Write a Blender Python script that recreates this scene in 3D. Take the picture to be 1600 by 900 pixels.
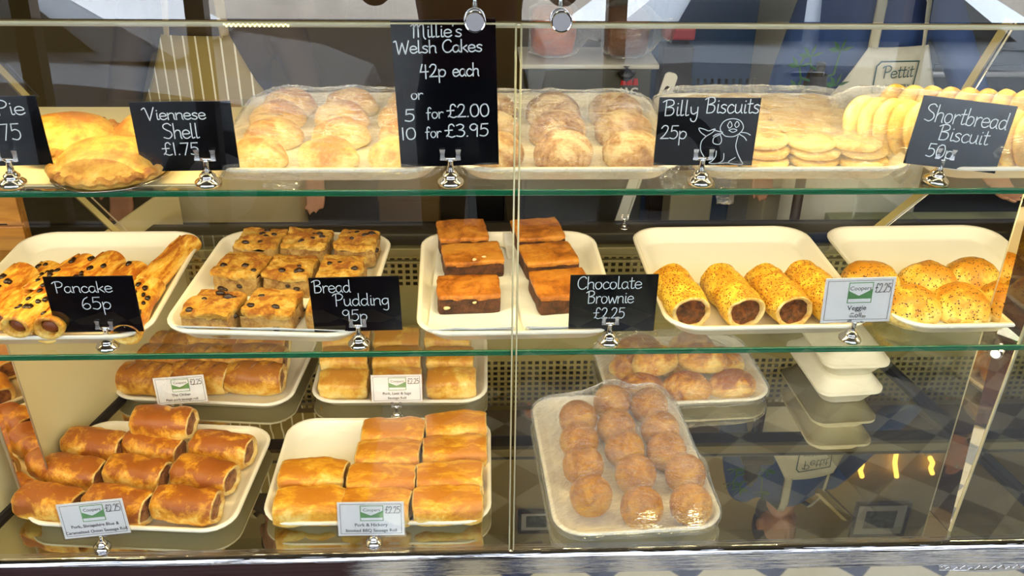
import bpy, bmesh, math, random
import numpy as np
from mathutils import Vector, Matrix, Euler
from mathutils import noise as mnoise
R = math.radians
rnd = random.Random(7)
for o in list(bpy.data.objects):
    bpy.data.objects.remove(o)
SC = bpy.context.scene
COL = SC.collection

# ------------------------------------------------------------------ camera
FPX, PITCH, YAW, ROLL = 1479.2, 0.497283, 0.048675, 0.015556
ZD = 0.40                       # deck height
CAM = Vector((0, -1.40, ZD + 1.0503 * 1.2727))
_cp, _sp, _cy, _sy = math.cos(PITCH), math.sin(PITCH), math.cos(YAW), math.sin(YAW)
FW = Vector((_sy * _cp, _cy * _cp, -_sp))
_r0 = Vector((_cy, -_sy, 0)); _u0 = _r0.cross(FW)
RT = _r0 * math.cos(ROLL) + _u0 * math.sin(ROLL)
UP = -_r0 * math.sin(ROLL) + _u0 * math.cos(ROLL)
cd = bpy.data.cameras.new('camera'); cam = bpy.data.objects.new('camera', cd); COL.objects.link(cam)
cd.sensor_width = 36; cd.lens = FPX * 36 / 1600; cd.clip_start = 0.05; cd.clip_end = 200
cam.matrix_world = Matrix(((RT.x, UP.x, -FW.x, CAM.x), (RT.y, UP.y, -FW.y, CAM.y), (RT.z, UP.z, -FW.z, CAM.z), (0, 0, 0, 1)))
SC.camera = cam

def at(px, py, z=None, y=None):
    """the point of the photograph's pixel on a real horizontal (z) or vertical (y) plane"""
    d = FW + RT * ((px - 800) / FPX) - UP * ((py - 450) / FPX)
    t = (z - CAM.z) / d.z if z is not None else (y - CAM.y) / d.y
    return CAM + d * t

GT = math.tan(R(3.0))
def glass_y(z): return -0.015 + (z - ZD) * GT
ZM = at(800, 547, y=0.018).z
ZT = at(800, 296, y=0.034).z
ZE = at(800, 36, y=0.040).z

# ------------------------------------------------------------------ view, world, lights
SC.view_settings.view_transform = 'Standard'; SC.view_settings.look = 'None'
SC.view_settings.gamma = 1; SC.view_settings.use_curve_mapping = False
SC.view_settings.exposure = 0.0
SC.cycles.transparent_max_bounces = 24
W = bpy.data.worlds.new('overcast_sky'); SC.world = W; W.use_nodes = True
bg = W.node_tree.nodes['Background']; bg.inputs[0].default_value = (0.85, 0.92, 1.0, 1); bg.inputs[1].default_value = 6.5

def area(name, loc, rot, sx, sy, power, col, spread=None):
    l = bpy.data.lights.new(name, 'AREA'); l.shape = 'RECTANGLE'; l.size = sx; l.size_y = sy
    l.energy = power; l.color = col
    if spread: l.spread = R(spread)
    o = bpy.data.objects.new(name, l); COL.objects.link(o); o.location = loc; o.rotation_euler = rot
    return o
WARM = (1.0, 0.80, 0.40)
area('case_strip_light', (0.03, 0.082, ZE - 0.020), (R(14), 0, 0), 2.8, 0.014, 9.5, WARM)
area('shelf_fill_strip', (0.03, 0.050, ZT - 0.016), (R(22), 0, 0), 2.8, 0.012, 8.5, WARM)  # unseen strip without a fixture, added to brighten the middle trays
area('shelf_fill_strip', (0.03, 0.036, ZM - 0.016), (R(24), 0, 0), 2.8, 0.012, 6.8, WARM)  # likewise added, unseen: gives the deck trays the light they lack
area('ceiling_light', (-0.9, 1.7, 3.3), (0, 0, 0), 0.6, 0.6, 11, (1.0, 0.86, 0.62))
area('ceiling_light', (1.3, 1.7, 3.3), (0, 0, 0), 0.6, 0.6, 11, (1.0, 0.88, 0.66))

# ------------------------------------------------------------------ material helpers
def lin(c):
    return tuple(((v / 255) / 12.92 if v / 255 <= 0.04045 else ((v / 255 + 0.055) / 1.055) ** 2.4) for v in c) + (1,)
def newmat(name):
    m = bpy.data.materials.new(name); m.use_nodes = True
    nt = m.node_tree; nt.nodes.clear()
    out = nt.nodes.new('ShaderNodeOutputMaterial')
    return m, nt, out
def N(nt, t, **kw):
    n = nt.nodes.new(t)
    for k, v in kw.items():
        if k in n.inputs: n.inputs[k].default_value = v
        else: setattr(n, k, v)
    return n
def coords(nt, kind='Object', scale=(1, 1, 1)):
    tc = N(nt, 'ShaderNodeTexCoord'); mp = N(nt, 'ShaderNodeMapping'); mp.inputs['Scale'].default_value = scale
    nt.links.new(tc.outputs[kind], mp.inputs['Vector']); return mp.outputs[0]
def ramp(nt, fac, stops):
    r = N(nt, 'ShaderNodeValToRGB'); e = r.color_ramp.elements
    while len(e) > 1: e.remove(e[-1])
    e[0].position = stops[0][0]; e[0].color = stops[0][1]
    for p, c in stops[1:]:
        k = e.new(p); k.color = c
    nt.links.new(fac, r.inputs[0]); return r.outputs[0]
def math_n(nt, op, a, b=None, clamp=False):
    n = N(nt, 'ShaderNodeMath', operation=op, use_clamp=clamp)
    for i, v in enumerate((a, b)):
        if v is None: continue
        if isinstance(v, (int, float)): n.inputs[i].default_value = v
        else: nt.links.new(v, n.inputs[i])
    return n.outputs[0]
def plain(name, rgb, rough=0.5, metal=0.0, spec=0.5, coat=0.0, bump=None, var=0.0, varscale=12):
    m, nt, out = newmat(name)
    b = N(nt, 'ShaderNodeBsdfPrincipled'); c = lin(rgb)
    b.inputs['Base Color'].default_value = c
    b.inputs['Roughness'].default_value = rough; b.inputs['Metallic'].default_value = metal
    b.inputs['Specular IOR Level'].default_value = spec; b.inputs['Coat Weight'].default_value = coat
    if var:
        n = N(nt, 'ShaderNodeTexNoise', Scale=varscale, Detail=5.0); nt.links.new(coords(nt), n.inputs['Vector'])
        lo = tuple(v * (1 - var) for v in c[:3]) + (1,); hi = tuple(min(1, v * (1 + var)) for v in c[:3]) + (1,)
        nt.links.new(ramp(nt, n.outputs[0], [(0.3, lo), (0.7, hi)]), b.inputs['Base Color'])
    if bump:
        sc, st, dist = bump
        n = N(nt, 'ShaderNodeTexNoise', Scale=sc, Detail=6.0); nt.links.new(coords(nt), n.inputs['Vector'])
        bp = N(nt, 'ShaderNodeBump', Strength=st, Distance=dist); nt.links.new(n.outputs[0], bp.inputs['Height'])
        nt.links.new(bp.outputs[0], b.inputs['Normal'])
    nt.links.new(b.outputs[0], out.inputs[0]); return m
def pastry(name, light, mid, dark, scale=22, topbias=0.55, rough=0.42, coat=0.15, bump=0.5, seeds=None, stretch=(1, 1, 1), bumpd=0.004, seedscale=230, seedsize=0.22, crumb=None):
    m, nt, out = newmat(name)
    b = N(nt, 'ShaderNodeBsdfPrincipled', Roughness=rough); b.inputs['Coat Weight'].default_value = coat; b.inputs['Coat Roughness'].default_value = 0.3
    v = coords(nt, 'Object', stretch)
    oi = N(nt, 'ShaderNodeObjectInfo')
    add = N(nt, 'ShaderNodeVectorMath', operation='ADD'); sc = N(nt, 'ShaderNodeVectorMath', operation='SCALE'); sc.inputs['Scale'].default_value = 9.0
    cb = N(nt, 'ShaderNodeCombineXYZ')
    for i in range(3): nt.links.new(oi.outputs['Random'], cb.inputs[i])
    nt.links.new(cb.outputs[0], sc.inputs[0]); nt.links.new(v, add.inputs[0]); nt.links.new(sc.outputs[0], add.inputs[1])
    vv = add.outputs[0]
    n = N(nt, 'ShaderNodeTexNoise', Scale=scale, Detail=6.0, Roughness=0.62, Distortion=0.6); nt.links.new(vv, n.inputs['Vector'])
    g = N(nt, 'ShaderNodeTexCoord'); sp = N(nt, 'ShaderNodeSeparateXYZ'); nt.links.new(g.outputs['Generated'], sp.inputs[0])
    gz = math_n(nt, 'MULTIPLY', sp.outputs[2], topbias)
    fn = N(nt, 'ShaderNodeTexNoise', Scale=scale * 5, Detail=8.0, Roughness=0.75); nt.links.new(vv, fn.inputs['Vector'])
    f = math_n(nt, 'ADD', math_n(nt, 'ADD', math_n(nt, 'MULTIPLY', n.outputs[0], 2.3), math_n(nt, 'MULTIPLY', fn.outputs[0], 1.1)), math_n(nt, 'SUBTRACT', gz, 1.20 + topbias * 0.5))
    col = ramp(nt, f, [(0.18, lin(light)), (0.52, lin(mid)), (0.85, lin(dark))])
    hgt = fn.outputs[0]
    if crumb:
        vo = N(nt, 'ShaderNodeTexVoronoi', Scale=crumb); nt.links.new(vv, vo.inputs['Vector'])
        hgt = math_n(nt, 'ADD', hgt, vo.outputs['Distance'])
    if seeds:
        vo = N(nt, 'ShaderNodeTexVoronoi', Scale=seedscale); nt.links.new(vv, vo.inputs['Vector'])
        sep = N(nt, 'ShaderNodeSeparateColor'); nt.links.new(vo.outputs['Color'], sep.inputs[0])
        gate = math_n(nt, 'GREATER_THAN', sep.outputs[0], seeds[1])
        near = math_n(nt, 'LESS_THAN', vo.outputs['Distance'], seedsize)
        top = math_n(nt, 'GREATER_THAN', sp.outputs[2], 0.35)
        msk = math_n(nt, 'MULTIPLY', math_n(nt, 'MULTIPLY', gate, near), top)
        mx = N(nt, 'ShaderNodeMix', data_type='RGBA'); nt.links.new(msk, mx.inputs['Factor']); nt.links.new(col, mx.inputs[6])
        mx.inputs[7].default_value = lin(seeds[0]); col = mx.outputs[2]
        hgt = math_n(nt, 'ADD', hgt, math_n(nt, 'MULTIPLY', msk, 0.5))
    nt.links.new(col, b.inputs['Base Color'])
    bp = N(nt, 'ShaderNodeBump', Strength=bump, Distance=bumpd); nt.links.new(hgt, bp.inputs['Height']); nt.links.new(bp.outputs[0], b.inputs['Normal'])
    nt.links.new(b.outputs[0], out.inputs[0]); return m
def glass(name, tint=(0.97, 0.99, 0.97), ior=1.5, extra=0.0, rough=0.0, mult=2.0, bump=None):
    """thin clear sheet: fresnel mix of a mirror and straight transmission"""
    m, nt, out = newmat(name)
    t = N(nt, 'ShaderNodeBsdfTransparent'); t.inputs[0].default_value = tint + (1,)
    g = N(nt, 'ShaderNodeBsdfGlossy', Roughness=rough); g.inputs[0].default_value = (1, 1, 1, 1)
    fr = N(nt, 'ShaderNodeFresnel', IOR=ior)   # same index from either side of the thin sheet
    ge = N(nt, 'ShaderNodeNewGeometry'); im = N(nt, 'ShaderNodeMapRange'); im.inputs['To Min'].default_value = ior; im.inputs['To Max'].default_value = 1 / ior
    nt.links.new(ge.outputs['Backfacing'], im.inputs['Value']); nt.links.new(im.outputs[0], fr.inputs['IOR'])
    if bump:
        n = N(nt, 'ShaderNodeTexNoise', Scale=bump[0], Detail=4.0, Distortion=1.5); nt.links.new(coords(nt, 'Object', bump[3]), n.inputs['Vector'])
        n2 = N(nt, 'ShaderNodeTexNoise', Scale=bump[0] * 2.7, Detail=3.0, Distortion=2.5); nt.links.new(coords(nt, 'Object', (bump[3][1], bump[3][0], 1)), n2.inputs['Vector'])
        rid = math_n(nt, 'ADD', math_n(nt, 'ABSOLUTE', math_n(nt, 'SUBTRACT', n.outputs[0], 0.5)), math_n(nt, 'MULTIPLY', math_n(nt, 'ABSOLUTE', math_n(nt, 'SUBTRACT', n2.outputs[0], 0.5)), 0.5))
        bp = N(nt, 'ShaderNodeBump', Strength=bump[1], Distance=bump[2]); nt.links.new(rid, bp.inputs['Height'])
        nt.links.new(bp.outputs[0], g.inputs['Normal']); nt.links.new(bp.outputs[0], fr.inputs['Normal'])
    f = math_n(nt, 'ADD', math_n(nt, 'MULTIPLY', fr.outputs[0], mult), extra, clamp=True)
    mx = N(nt, 'ShaderNodeMixShader'); nt.links.new(f, mx.inputs[0]); nt.links.new(t.outputs[0], mx.inputs[1]); nt.links.new(g.outputs[0], mx.inputs[2])
    nt.links.new(mx.outputs[0], out.inputs[0]); return m
def emis(name, rgb, s):
    m, nt, out = newmat(name); e = N(nt, 'ShaderNodeEmission', Strength=s); e.inputs[0].default_value = lin(rgb)
    nt.links.new(e.outputs[0], out.inputs[0]); return m
def wood(name, a, b_, scale=(3, 30, 30)):
    m, nt, out = newmat(name); b = N(nt, 'ShaderNodeBsdfPrincipled', Roughness=0.45)
    n = N(nt, 'ShaderNodeTexNoise', Scale=2.0, Detail=6.0, Distortion=1.2); nt.links.new(coords(nt, 'Object', scale), n.inputs['Vector'])
    nt.links.new(ramp(nt, n.outputs[0], [(0.3, lin(a)), (0.7, lin(b_))]), b.inputs['Base Color']); nt.links.new(b.outputs[0], out.inputs[0]); return m

M = {}
M['tray'] = plain('cream_melamine', (240, 234, 216), 0.3, coat=0.2)
M['pane'] = glass('front_glass', (0.97, 0.98, 0.97), 1.5, 0.0, mult=1.5)
M['header'] = glass('coated_header_glass', (0.8, 0.85, 0.85), 1.5, 0.30)
M['shelfglass'] = glass('shelf_glass', (0.93, 0.97, 0.93), 1.5, 0.0, mult=1.6)
M['edge'] = plain('green_glass_edge', (16, 96, 62), 0.12, spec=0.8)
M['edge_clear'] = plain('clear_glass_edge', (196, 190, 150), 0.15, spec=0.8)
M['chrome'] = plain('chrome', (225, 225, 228), 0.08, 1.0)
M['steel'] = plain('brushed_steel', (206, 206, 210), 0.42, 0.85)
M['satin'] = plain('satin_steel', (168, 166, 172), 0.5, 0.3)
M['alu'] = plain('cream_aluminium', (205, 200, 172), 0.35, 0.6)
M['strut'] = plain('olive_strut', (150, 136, 84), 0.4, 0.5)
M['board'] = plain('chalkboard', (7, 9, 14), 0.10, spec=0.6)
M['chalk'] = plain('white_chalk_pen', (225, 232, 236), 0.7)
M['card'] = plain('white_card', (250, 250, 250), 0.5)
M['laminate'] = glass('laminate', (0.98, 0.98, 0.98), 1.5, 0.02)
M['ink'] = plain('dark_ink', (34, 34, 48), 0.6)
M['green'] = plain('printed_green', (110, 168, 104), 0.6)
M['paper'] = plain('greaseproof_paper', (226, 226, 220), 0.5, bump=(22, 0.5, 0.008))
def film_mat():
    m, nt, out = newmat('cling_film')
    t = N(nt, 'ShaderNodeBsdfTransparent'); t.inputs[0].default_value = (0.98, 0.98, 0.97, 1)
    g = N(nt, 'ShaderNodeBsdfGlossy', Roughness=0.08)
    def crease(rot, sx, sy, k):
        tc = N(nt, 'ShaderNodeTexCoord'); mp = N(nt, 'ShaderNodeMapping'); nt.links.new(tc.outputs['Object'], mp.inputs[0])
        mp.inputs['Rotation'].default_value = (0, 0, R(rot)); mp.inputs['Scale'].default_value = (sx, sy, 30)
        n = N(nt, 'ShaderNodeTexNoise', Scale=1.0, Detail=3.0, Roughness=0.6, Distortion=1.2); nt.links.new(mp.outputs[0], n.inputs['Vector'])
        r = math_n(nt, 'SUBTRACT', 1.0, math_n(nt, 'MULTIPLY', math_n(nt, 'ABSOLUTE', math_n(nt, 'SUBTRACT', n.outputs[0], 0.5)), 7.0), clamp=True)
        return math_n(nt, 'POWER', r, k)
    h = math_n(nt, 'ADD', crease(25, 7, 95, 2.2), math_n(nt, 'ADD', crease(-50, 9, 75, 2.2), crease(80, 8, 120, 2.6)))
    bp = N(nt, 'ShaderNodeBump', Strength=1.0, Distance=0.0035); nt.links.new(h, bp.inputs['Height']); nt.links.new(bp.outputs[0], g.inputs['Normal'])
    fr = N(nt, 'ShaderNodeFresnel', IOR=1.45); ge = N(nt, 'ShaderNodeNewGeometry'); im = N(nt, 'ShaderNodeMapRange'); im.inputs['To Min'].default_value = 1.45; im.inputs['To Max'].default_value = 1 / 1.45
    nt.links.new(ge.outputs['Backfacing'], im.inputs['Value']); nt.links.new(im.outputs[0], fr.inputs['IOR'])
    f = math_n(nt, 'ADD', math_n(nt, 'MULTIPLY', fr.outputs[0], 0.8), math_n(nt, 'MULTIPLY', h, 0.10), clamp=True)
    d = N(nt, 'ShaderNodeBsdfDiffuse'); d.inputs[0].default_value = (0.9, 0.9, 0.88, 1); tr = N(nt, 'ShaderNodeBsdfTranslucent'); tr.inputs[0].default_value = (0.9, 0.9, 0.88, 1)
    m0 = N(nt, 'ShaderNodeMixShader'); nt.links.new(d.outputs[0], m0.inputs[1]); nt.links.new(tr.outputs[0], m0.inputs[2])
    m1 = N(nt, 'ShaderNodeMixShader'); nt.links.new(math_n(nt, 'MULTIPLY', h, 0.05, clamp=True), m1.inputs[0]); nt.links.new(t.outputs[0], m1.inputs[1]); nt.links.new(m0.outputs[0], m1.inputs[2])
    m2 = N(nt, 'ShaderNodeMixShader'); nt.links.new(f, m2.inputs[0]); nt.links.new(m1.outputs[0], m2.inputs[1]); nt.links.new(g.outputs[0], m2.inputs[2])
    nt.links.new(m2.outputs[0], out.inputs[0]); return m
M['film'] = film_mat()
M['clip'] = plain('bright_steel', (240, 240, 244), 0.25, 0.85)
M['pulp'] = plain('white_sugarcane_pulp', (226, 221, 200), 0.75, bump=(120, 0.15, 0.002))
M['gold_dark'] = plain('dark_wood', (52, 34, 20), 0.5, var=0.3)
M['wood'] = wood('pine_wood', (196, 140, 62), (158, 100, 36))
M['black'] = plain('black_plastic', (16, 16, 17), 0.35)
M['rubber'] = plain('dark_gasket', (20, 20, 18), 0.5)
M['red'] = plain('red_print', (190, 30, 28), 0.5)
M['white'] = plain('white_enamel', (215, 215, 208), 0.35)
# pastry
M['roll_spicy'] = pastry('spiced_puff_pastry', (244, 208, 112), (222, 154, 36), (158, 84, 12), 20, 0.75, crumb=None)
M['roll_gold'] = pastry('golden_puff_pastry', (246, 216, 126), (230, 168, 42), (196, 122, 20), 13, 0.6, stretch=(1, 2.2, 1))
M['roll_pale'] = pastry('pale_puff_pastry', (246, 222, 146), (236, 190, 84), (206, 138, 38), 13, 0.7)
M['roll_oink'] = pastry('slashed_puff_pastry', (242, 208, 118), (222, 162, 50), (166, 98, 20), 17, 0.8)
M['dough'] = pastry('pastry_layers', (240, 216, 150), (230, 196, 118), (206, 152, 66), 40, 0.2, coat=0)
M['filling'] = pastry('sausage_filling', (186, 130, 78), (150, 90, 48), (96, 50, 24), 60, 0.1, bump=0.9, coat=0.25)
M['filling_veg'] = pastry('vegetable_filling', (176, 96, 34), (126, 62, 22), (66, 30, 12), 70, 0.1, bump=1.0, bumpd=0.008, coat=0.4, crumb=120)
M['veggie'] = pastry('seeded_crust', (248, 214, 92), (238, 192, 58), (214, 150, 36), 26, 0.5, bump=0.8, seeds=((150, 84, 18), 0.35), seedscale=250, seedsize=0.40)
M['pasty'] = pastry('poppy_seed_crust', (246, 216, 122), (234, 186, 66), (202, 136, 36), 16, 0.9, bump=0.6, seeds=((44, 40, 30), 0.72), seedscale=280, seedsize=0.42)
M['pasty_base'] = pastry('pale_pasty_base', (238, 226, 176), (222, 200, 120), (180, 140, 60), 30, 0.2)
M['bread'] = pastry('bread_pudding_crust', (244, 208, 116), (228, 168, 56), (176, 104, 28), 30, 0.5, rough=0.6, coat=0.05, bump=1.0, bumpd=0.008, crumb=60)
M['breadside'] = pastry('bread_pudding_crumb', (226, 190, 122), (206, 162, 94), (160, 112, 58), 45, 0.2, rough=0.7, coat=0, bump=1.0, bumpd=0.008)
M['raisin'] = plain('raisin', (38, 20, 14), 0.4, bump=(90, 0.6, 0.003))
M['browncrust'] = pastry('brownie_crust', (222, 150, 54), (202, 122, 34), (150, 82, 18), 18, 0.0, rough=0.4, coat=0.2, bump=0.9, bumpd=0.005)
M['brownside'] = pastry('brownie_crumb', (116, 66, 34), (90, 48, 24), (56, 28, 14), 60, 0.1, rough=0.6, coat=0, bump=1.0, bumpd=0.005)
M['nut'] = plain('white_chocolate_chunk', (216, 190, 140), 0.5)
M['pancake'] = pastry('pancake_skin', (246, 214, 120), (232, 174, 62), (180, 100, 28), 30, 0.35, rough=0.4, coat=0.25, stretch=(0.5, 1.6, 1.6), bump=0.3)
M['choc'] = plain('chocolate_chip', (34, 17, 11), 0.3)
M['chocfill'] = plain('jam_filling', (126, 62, 26), 0.4, bump=(60, 0.6, 0.004))
M['egg'] = pastry('breadcrumb_coat', (226, 168, 52), (206, 140, 26), (172, 108, 12), 24, 0.3, rough=0.6, coat=0.0, bump=0.9, bumpd=0.004, crumb=260)
M['biscuit'] = pastry('pale_biscuit', (240, 220, 156), (230, 200, 124), (206, 160, 80), 18, 0.2, rough=0.6, coat=0.0, bump=0.3)
M['short'] = pastry('shortbread', (246, 226, 150), (240, 208, 116), (218, 166, 66), 14, 0.2, rough=0.6, coat=0, bump=0.3)
M['pie'] = pastry('pie_crust', (242, 208, 120), (228, 176, 72), (190, 122, 40), 9, 0.5, rough=0.5, coat=0.05, bump=0.4)
M['pie_rim'] = pastry('crimped_pie_edge', (236, 196, 108), (206, 144, 54), (156, 90, 26), 16, 0.2, rough=0.55, coat=0.0, bump=0.5)
M['shell'] = pastry('shell_pastry', (246, 228, 172), (234, 192, 112), (196, 136, 62), 18, 0.5, rough=0.5, coat=0.05, bump=0.5)
M['welsh'] = pastry('sugared_welsh_cake', (232, 208, 158), (190, 142, 82), (134, 84, 40), 22, -0.2, rough=0.6, coat=0.0, bump=0.9, bumpd=0.006)
M['foil'] = plain('foil', (200, 198, 190), 0.25, 1.0)
# people
M['skin'] = plain('skin', (206, 150, 118), 0.5, var=0.1)
M['hair'] = plain('hair', (60, 42, 30), 0.6, bump=(80, 0.5, 0.01))
M['blue'] = plain('blue_cotton', (48, 78, 140), 0.8, bump=(60, 0.2, 0.004))
M['navy'] = plain('navy_cotton', (28, 34, 66), 0.8)
M['maroon'] = plain('maroon_fleece', (92, 14, 28), 0.8)
M['khaki'] = plain('khaki_shirt', (70, 54, 30), 0.8)
M['beige'] = plain('beige_cotton', (176, 160, 124), 0.8)
M['apronwhite'] = plain('white_apron', (222, 220, 208), 0.8, bump=(14, 0.3, 0.02))
def stripes():
    m, nt, out = newmat('pinstripe_apron'); b = N(nt, 'ShaderNodeBsdfPrincipled', Roughness=0.8)
    tc = N(nt, 'ShaderNodeTexCoord'); sp = N(nt, 'ShaderNodeSeparateXYZ'); nt.links.new(tc.outputs['UV'], sp.inputs[0])
    fr = math_n(nt, 'FRACT', math_n(nt, 'MULTIPLY', sp.outputs[0], 14))
    k = math_n(nt, 'LESS_THAN', fr, 0.14)
    mx = N(nt, 'ShaderNodeMix', data_type='RGBA'); nt.links.new(k, mx.inputs['Factor']); mx.inputs[6].default_value = lin((150, 132, 76)); mx.inputs[7].default_value = lin((236, 232, 214))
    k2 = math_n(nt, 'LESS_THAN', sp.outputs[1], 0.92); m2 = N(nt, 'ShaderNodeMix', data_type='RGBA'); nt.links.new(k2, m2.inputs['Factor']); nt.links.new(mx.outputs[2], m2.inputs[6]); m2.inputs[7].default_value = lin((190, 172, 130))
    nt.links.new(m2.outputs[2], b.inputs['Base Color']); nt.links.new(b.outputs[0], out.inputs[0]); return m
M['stripe'] = stripes()

# ------------------------------------------------------------------ mesh helpers
class MB:
    def __init__(s): s.v = []; s.f = []; s.mi = []; s.m = 0
    def add(s, v, f):
        n = len(s.v); s.v += [tuple(p) for p in v]; s.f += [tuple(i + n for i in q) for q in f]; s.mi += [s.m] * len(f); return s
    def box(s, x0, x1, y0, y1, z0, z1, bev=0.0):
        bm = bmesh.new(); bmesh.ops.create_cube(bm, size=1)
        for v in bm.verts: v.co = ((x0 + x1) / 2 + v.co.x * (x1 - x0), (y0 + y1) / 2 + v.co.y * (y1 - y0), (z0 + z1) / 2 + v.co.z * (z1 - z0))
        if bev: bmesh.ops.bevel(bm, geom=list(bm.edges), offset=bev, segments=2, affect='EDGES', profile=0.6)
        bm.verts.index_update(); s.add([v.co for v in bm.verts], [[v.index for v in f.verts] for f in bm.faces]); bm.free(); return s
    def loft(s, rings, cap0=True, cap1=True, closed=True):
        n = len(rings[0]); v = [p for r in rings for p in r]; f = []
        for i in range(len(rings) - 1):
            for j in range(n if closed else n - 1):
                k = (j + 1) % n; f.append((i * n + j, i * n + k, (i + 1) * n + k, (i + 1) * n + j))
        if cap0: f.append(tuple(reversed(range(n))))
        if cap1: f.append(tuple((len(rings) - 1) * n + j for j in range(n)))
        return s.add(v, f)
    def lathe(s, prof, n=24, c=(0, 0, 0), wob=None):
        rings = []
        for r, z in prof:
            rings.append([(c[0] + (r * (wob(j / n) if wob else 1)) * math.cos(2 * math.pi * j / n), c[1] + (r * (wob(j / n) if wob else 1)) * math.sin(2 * math.pi * j / n), c[2] + z) for j in range(n)])
        return s.loft(rings)
    def tube(s, pts, rad, n=10, ell=1.0):
        pts = [Vector(p) for p in pts]; rings = []
        rads = rad if isinstance(rad, (list, tuple)) else [rad] * len(pts)
        up = Vector((0, 0, 1))
        for i, p in enumerate(pts):
            t = (pts[min(i + 1, len(pts) - 1)] - pts[max(i - 1, 0)]).normalized()
            a = t.cross(up)
            if a.length < 0.05: a = t.cross(Vector((0, 1, 0)))
            a.normalize(); b = a.cross(t)
            rings.append([p + a * rads[i] * math.cos(2 * math.pi * j / n) + b * rads[i] * ell * math.sin(2 * math.pi * j / n) for j in range(n)])
        return s.loft(rings)
    def ball(s, c, r, n=16, m=10):
        rx, ry, rz = r if isinstance(r, (tuple, list)) else (r, r, r); rings = []
        for i in range(m + 1):
            a = math.pi * (0.02 + 0.96 * i / m) - math.pi / 2
            rings.append([(c[0] + rx * math.cos(a) * math.cos(2 * math.pi * j / n), c[1] + ry * math.cos(a) * math.sin(2 * math.pi * j / n), c[2] + rz * math.sin(a)) for j in range(n)])
        return s.loft(rings)
    def displace(s, amp, freq, seed=0.0, i0=0):
        for i in range(i0, len(s.v)):
            p = Vector(s.v[i]); n = mnoise.noise_vector(p * freq + Vector((seed, seed * 1.7, -seed)))
            s.v[i] = tuple(p + n * amp)
        return s
    def build(s, name, mat, parent=None, smooth=True, angle=None, loc=None, rot=None):
        me = bpy.data.meshes.new(name); me.from_pydata(s.v, [], s.f)
        for m_ in (mat if isinstance(mat, (list, tuple)) else [mat]): me.materials.append(m_)
        me.polygons.foreach_set('material_index', s.mi)
        bm = bmesh.new(); bm.from_mesh(me); bmesh.ops.recalc_face_normals(bm, faces=bm.faces); bm.to_mesh(me); bm.free()
        if smooth: me.polygons.foreach_set('use_smooth', [True] * len(me.polygons))
        if angle: me.set_sharp_from_angle(angle=R(angle))
        me.update()
        o = bpy.data.objects.new(name, me); COL.objects.link(o)
        if parent: o.parent = parent
        if loc is not None: o.location = loc
        if rot is not None: o.rotation_euler = rot
        return o
def tag(o, label=None, cat=None, group=None, kind=None):
    if label: o['label'] = label
    if cat: o['category'] = cat
    if group: o['group'] = group
    if kind: o['kind'] = kind
    return o
def thing(name, loc, label, cat, group=None, rz=0.0):
    o = bpy.data.objects.new(name, None); COL.objects.link(o); o.empty_display_size = 0.02
    o.location = loc; o.rotation_euler = (0, 0, rz); return tag(o, label, cat, group)
def kids(o): return [c for c in bpy.data.objects if c.parent == o]
def dup(root, loc, rot, label, group=None):
    r = root.copy(); COL.objects.link(r); r.location = loc
    r.rotation_euler = rot if isinstance(rot, (tuple, list)) else (0, 0, rot)
    r['label'] = label
    if group: r['group'] = group
    for ch in list(root.children):
        c = ch.copy(); COL.objects.link(c); c.parent = r
        for g in list(ch.children):
            d = g.copy(); COL.objects.link(d); d.parent = c
    return r
def rrect(w, d, r, n=6):
    pts = []
    for cx, cy, a0 in ((w / 2 - r, d / 2 - r, 0), (-w / 2 + r, d / 2 - r, 90), (-w / 2 + r, -d / 2 + r, 180), (w / 2 - r, -d / 2 + r, 270)):
        for i in range(n + 1):
            a = R(a0 + 90 * i / n); pts.append((cx + r * math.cos(a), cy + r * math.sin(a)))
    return pts
ORD = ['first', 'second', 'third', 'fourth', 'fifth', 'sixth', 'seventh']

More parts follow.
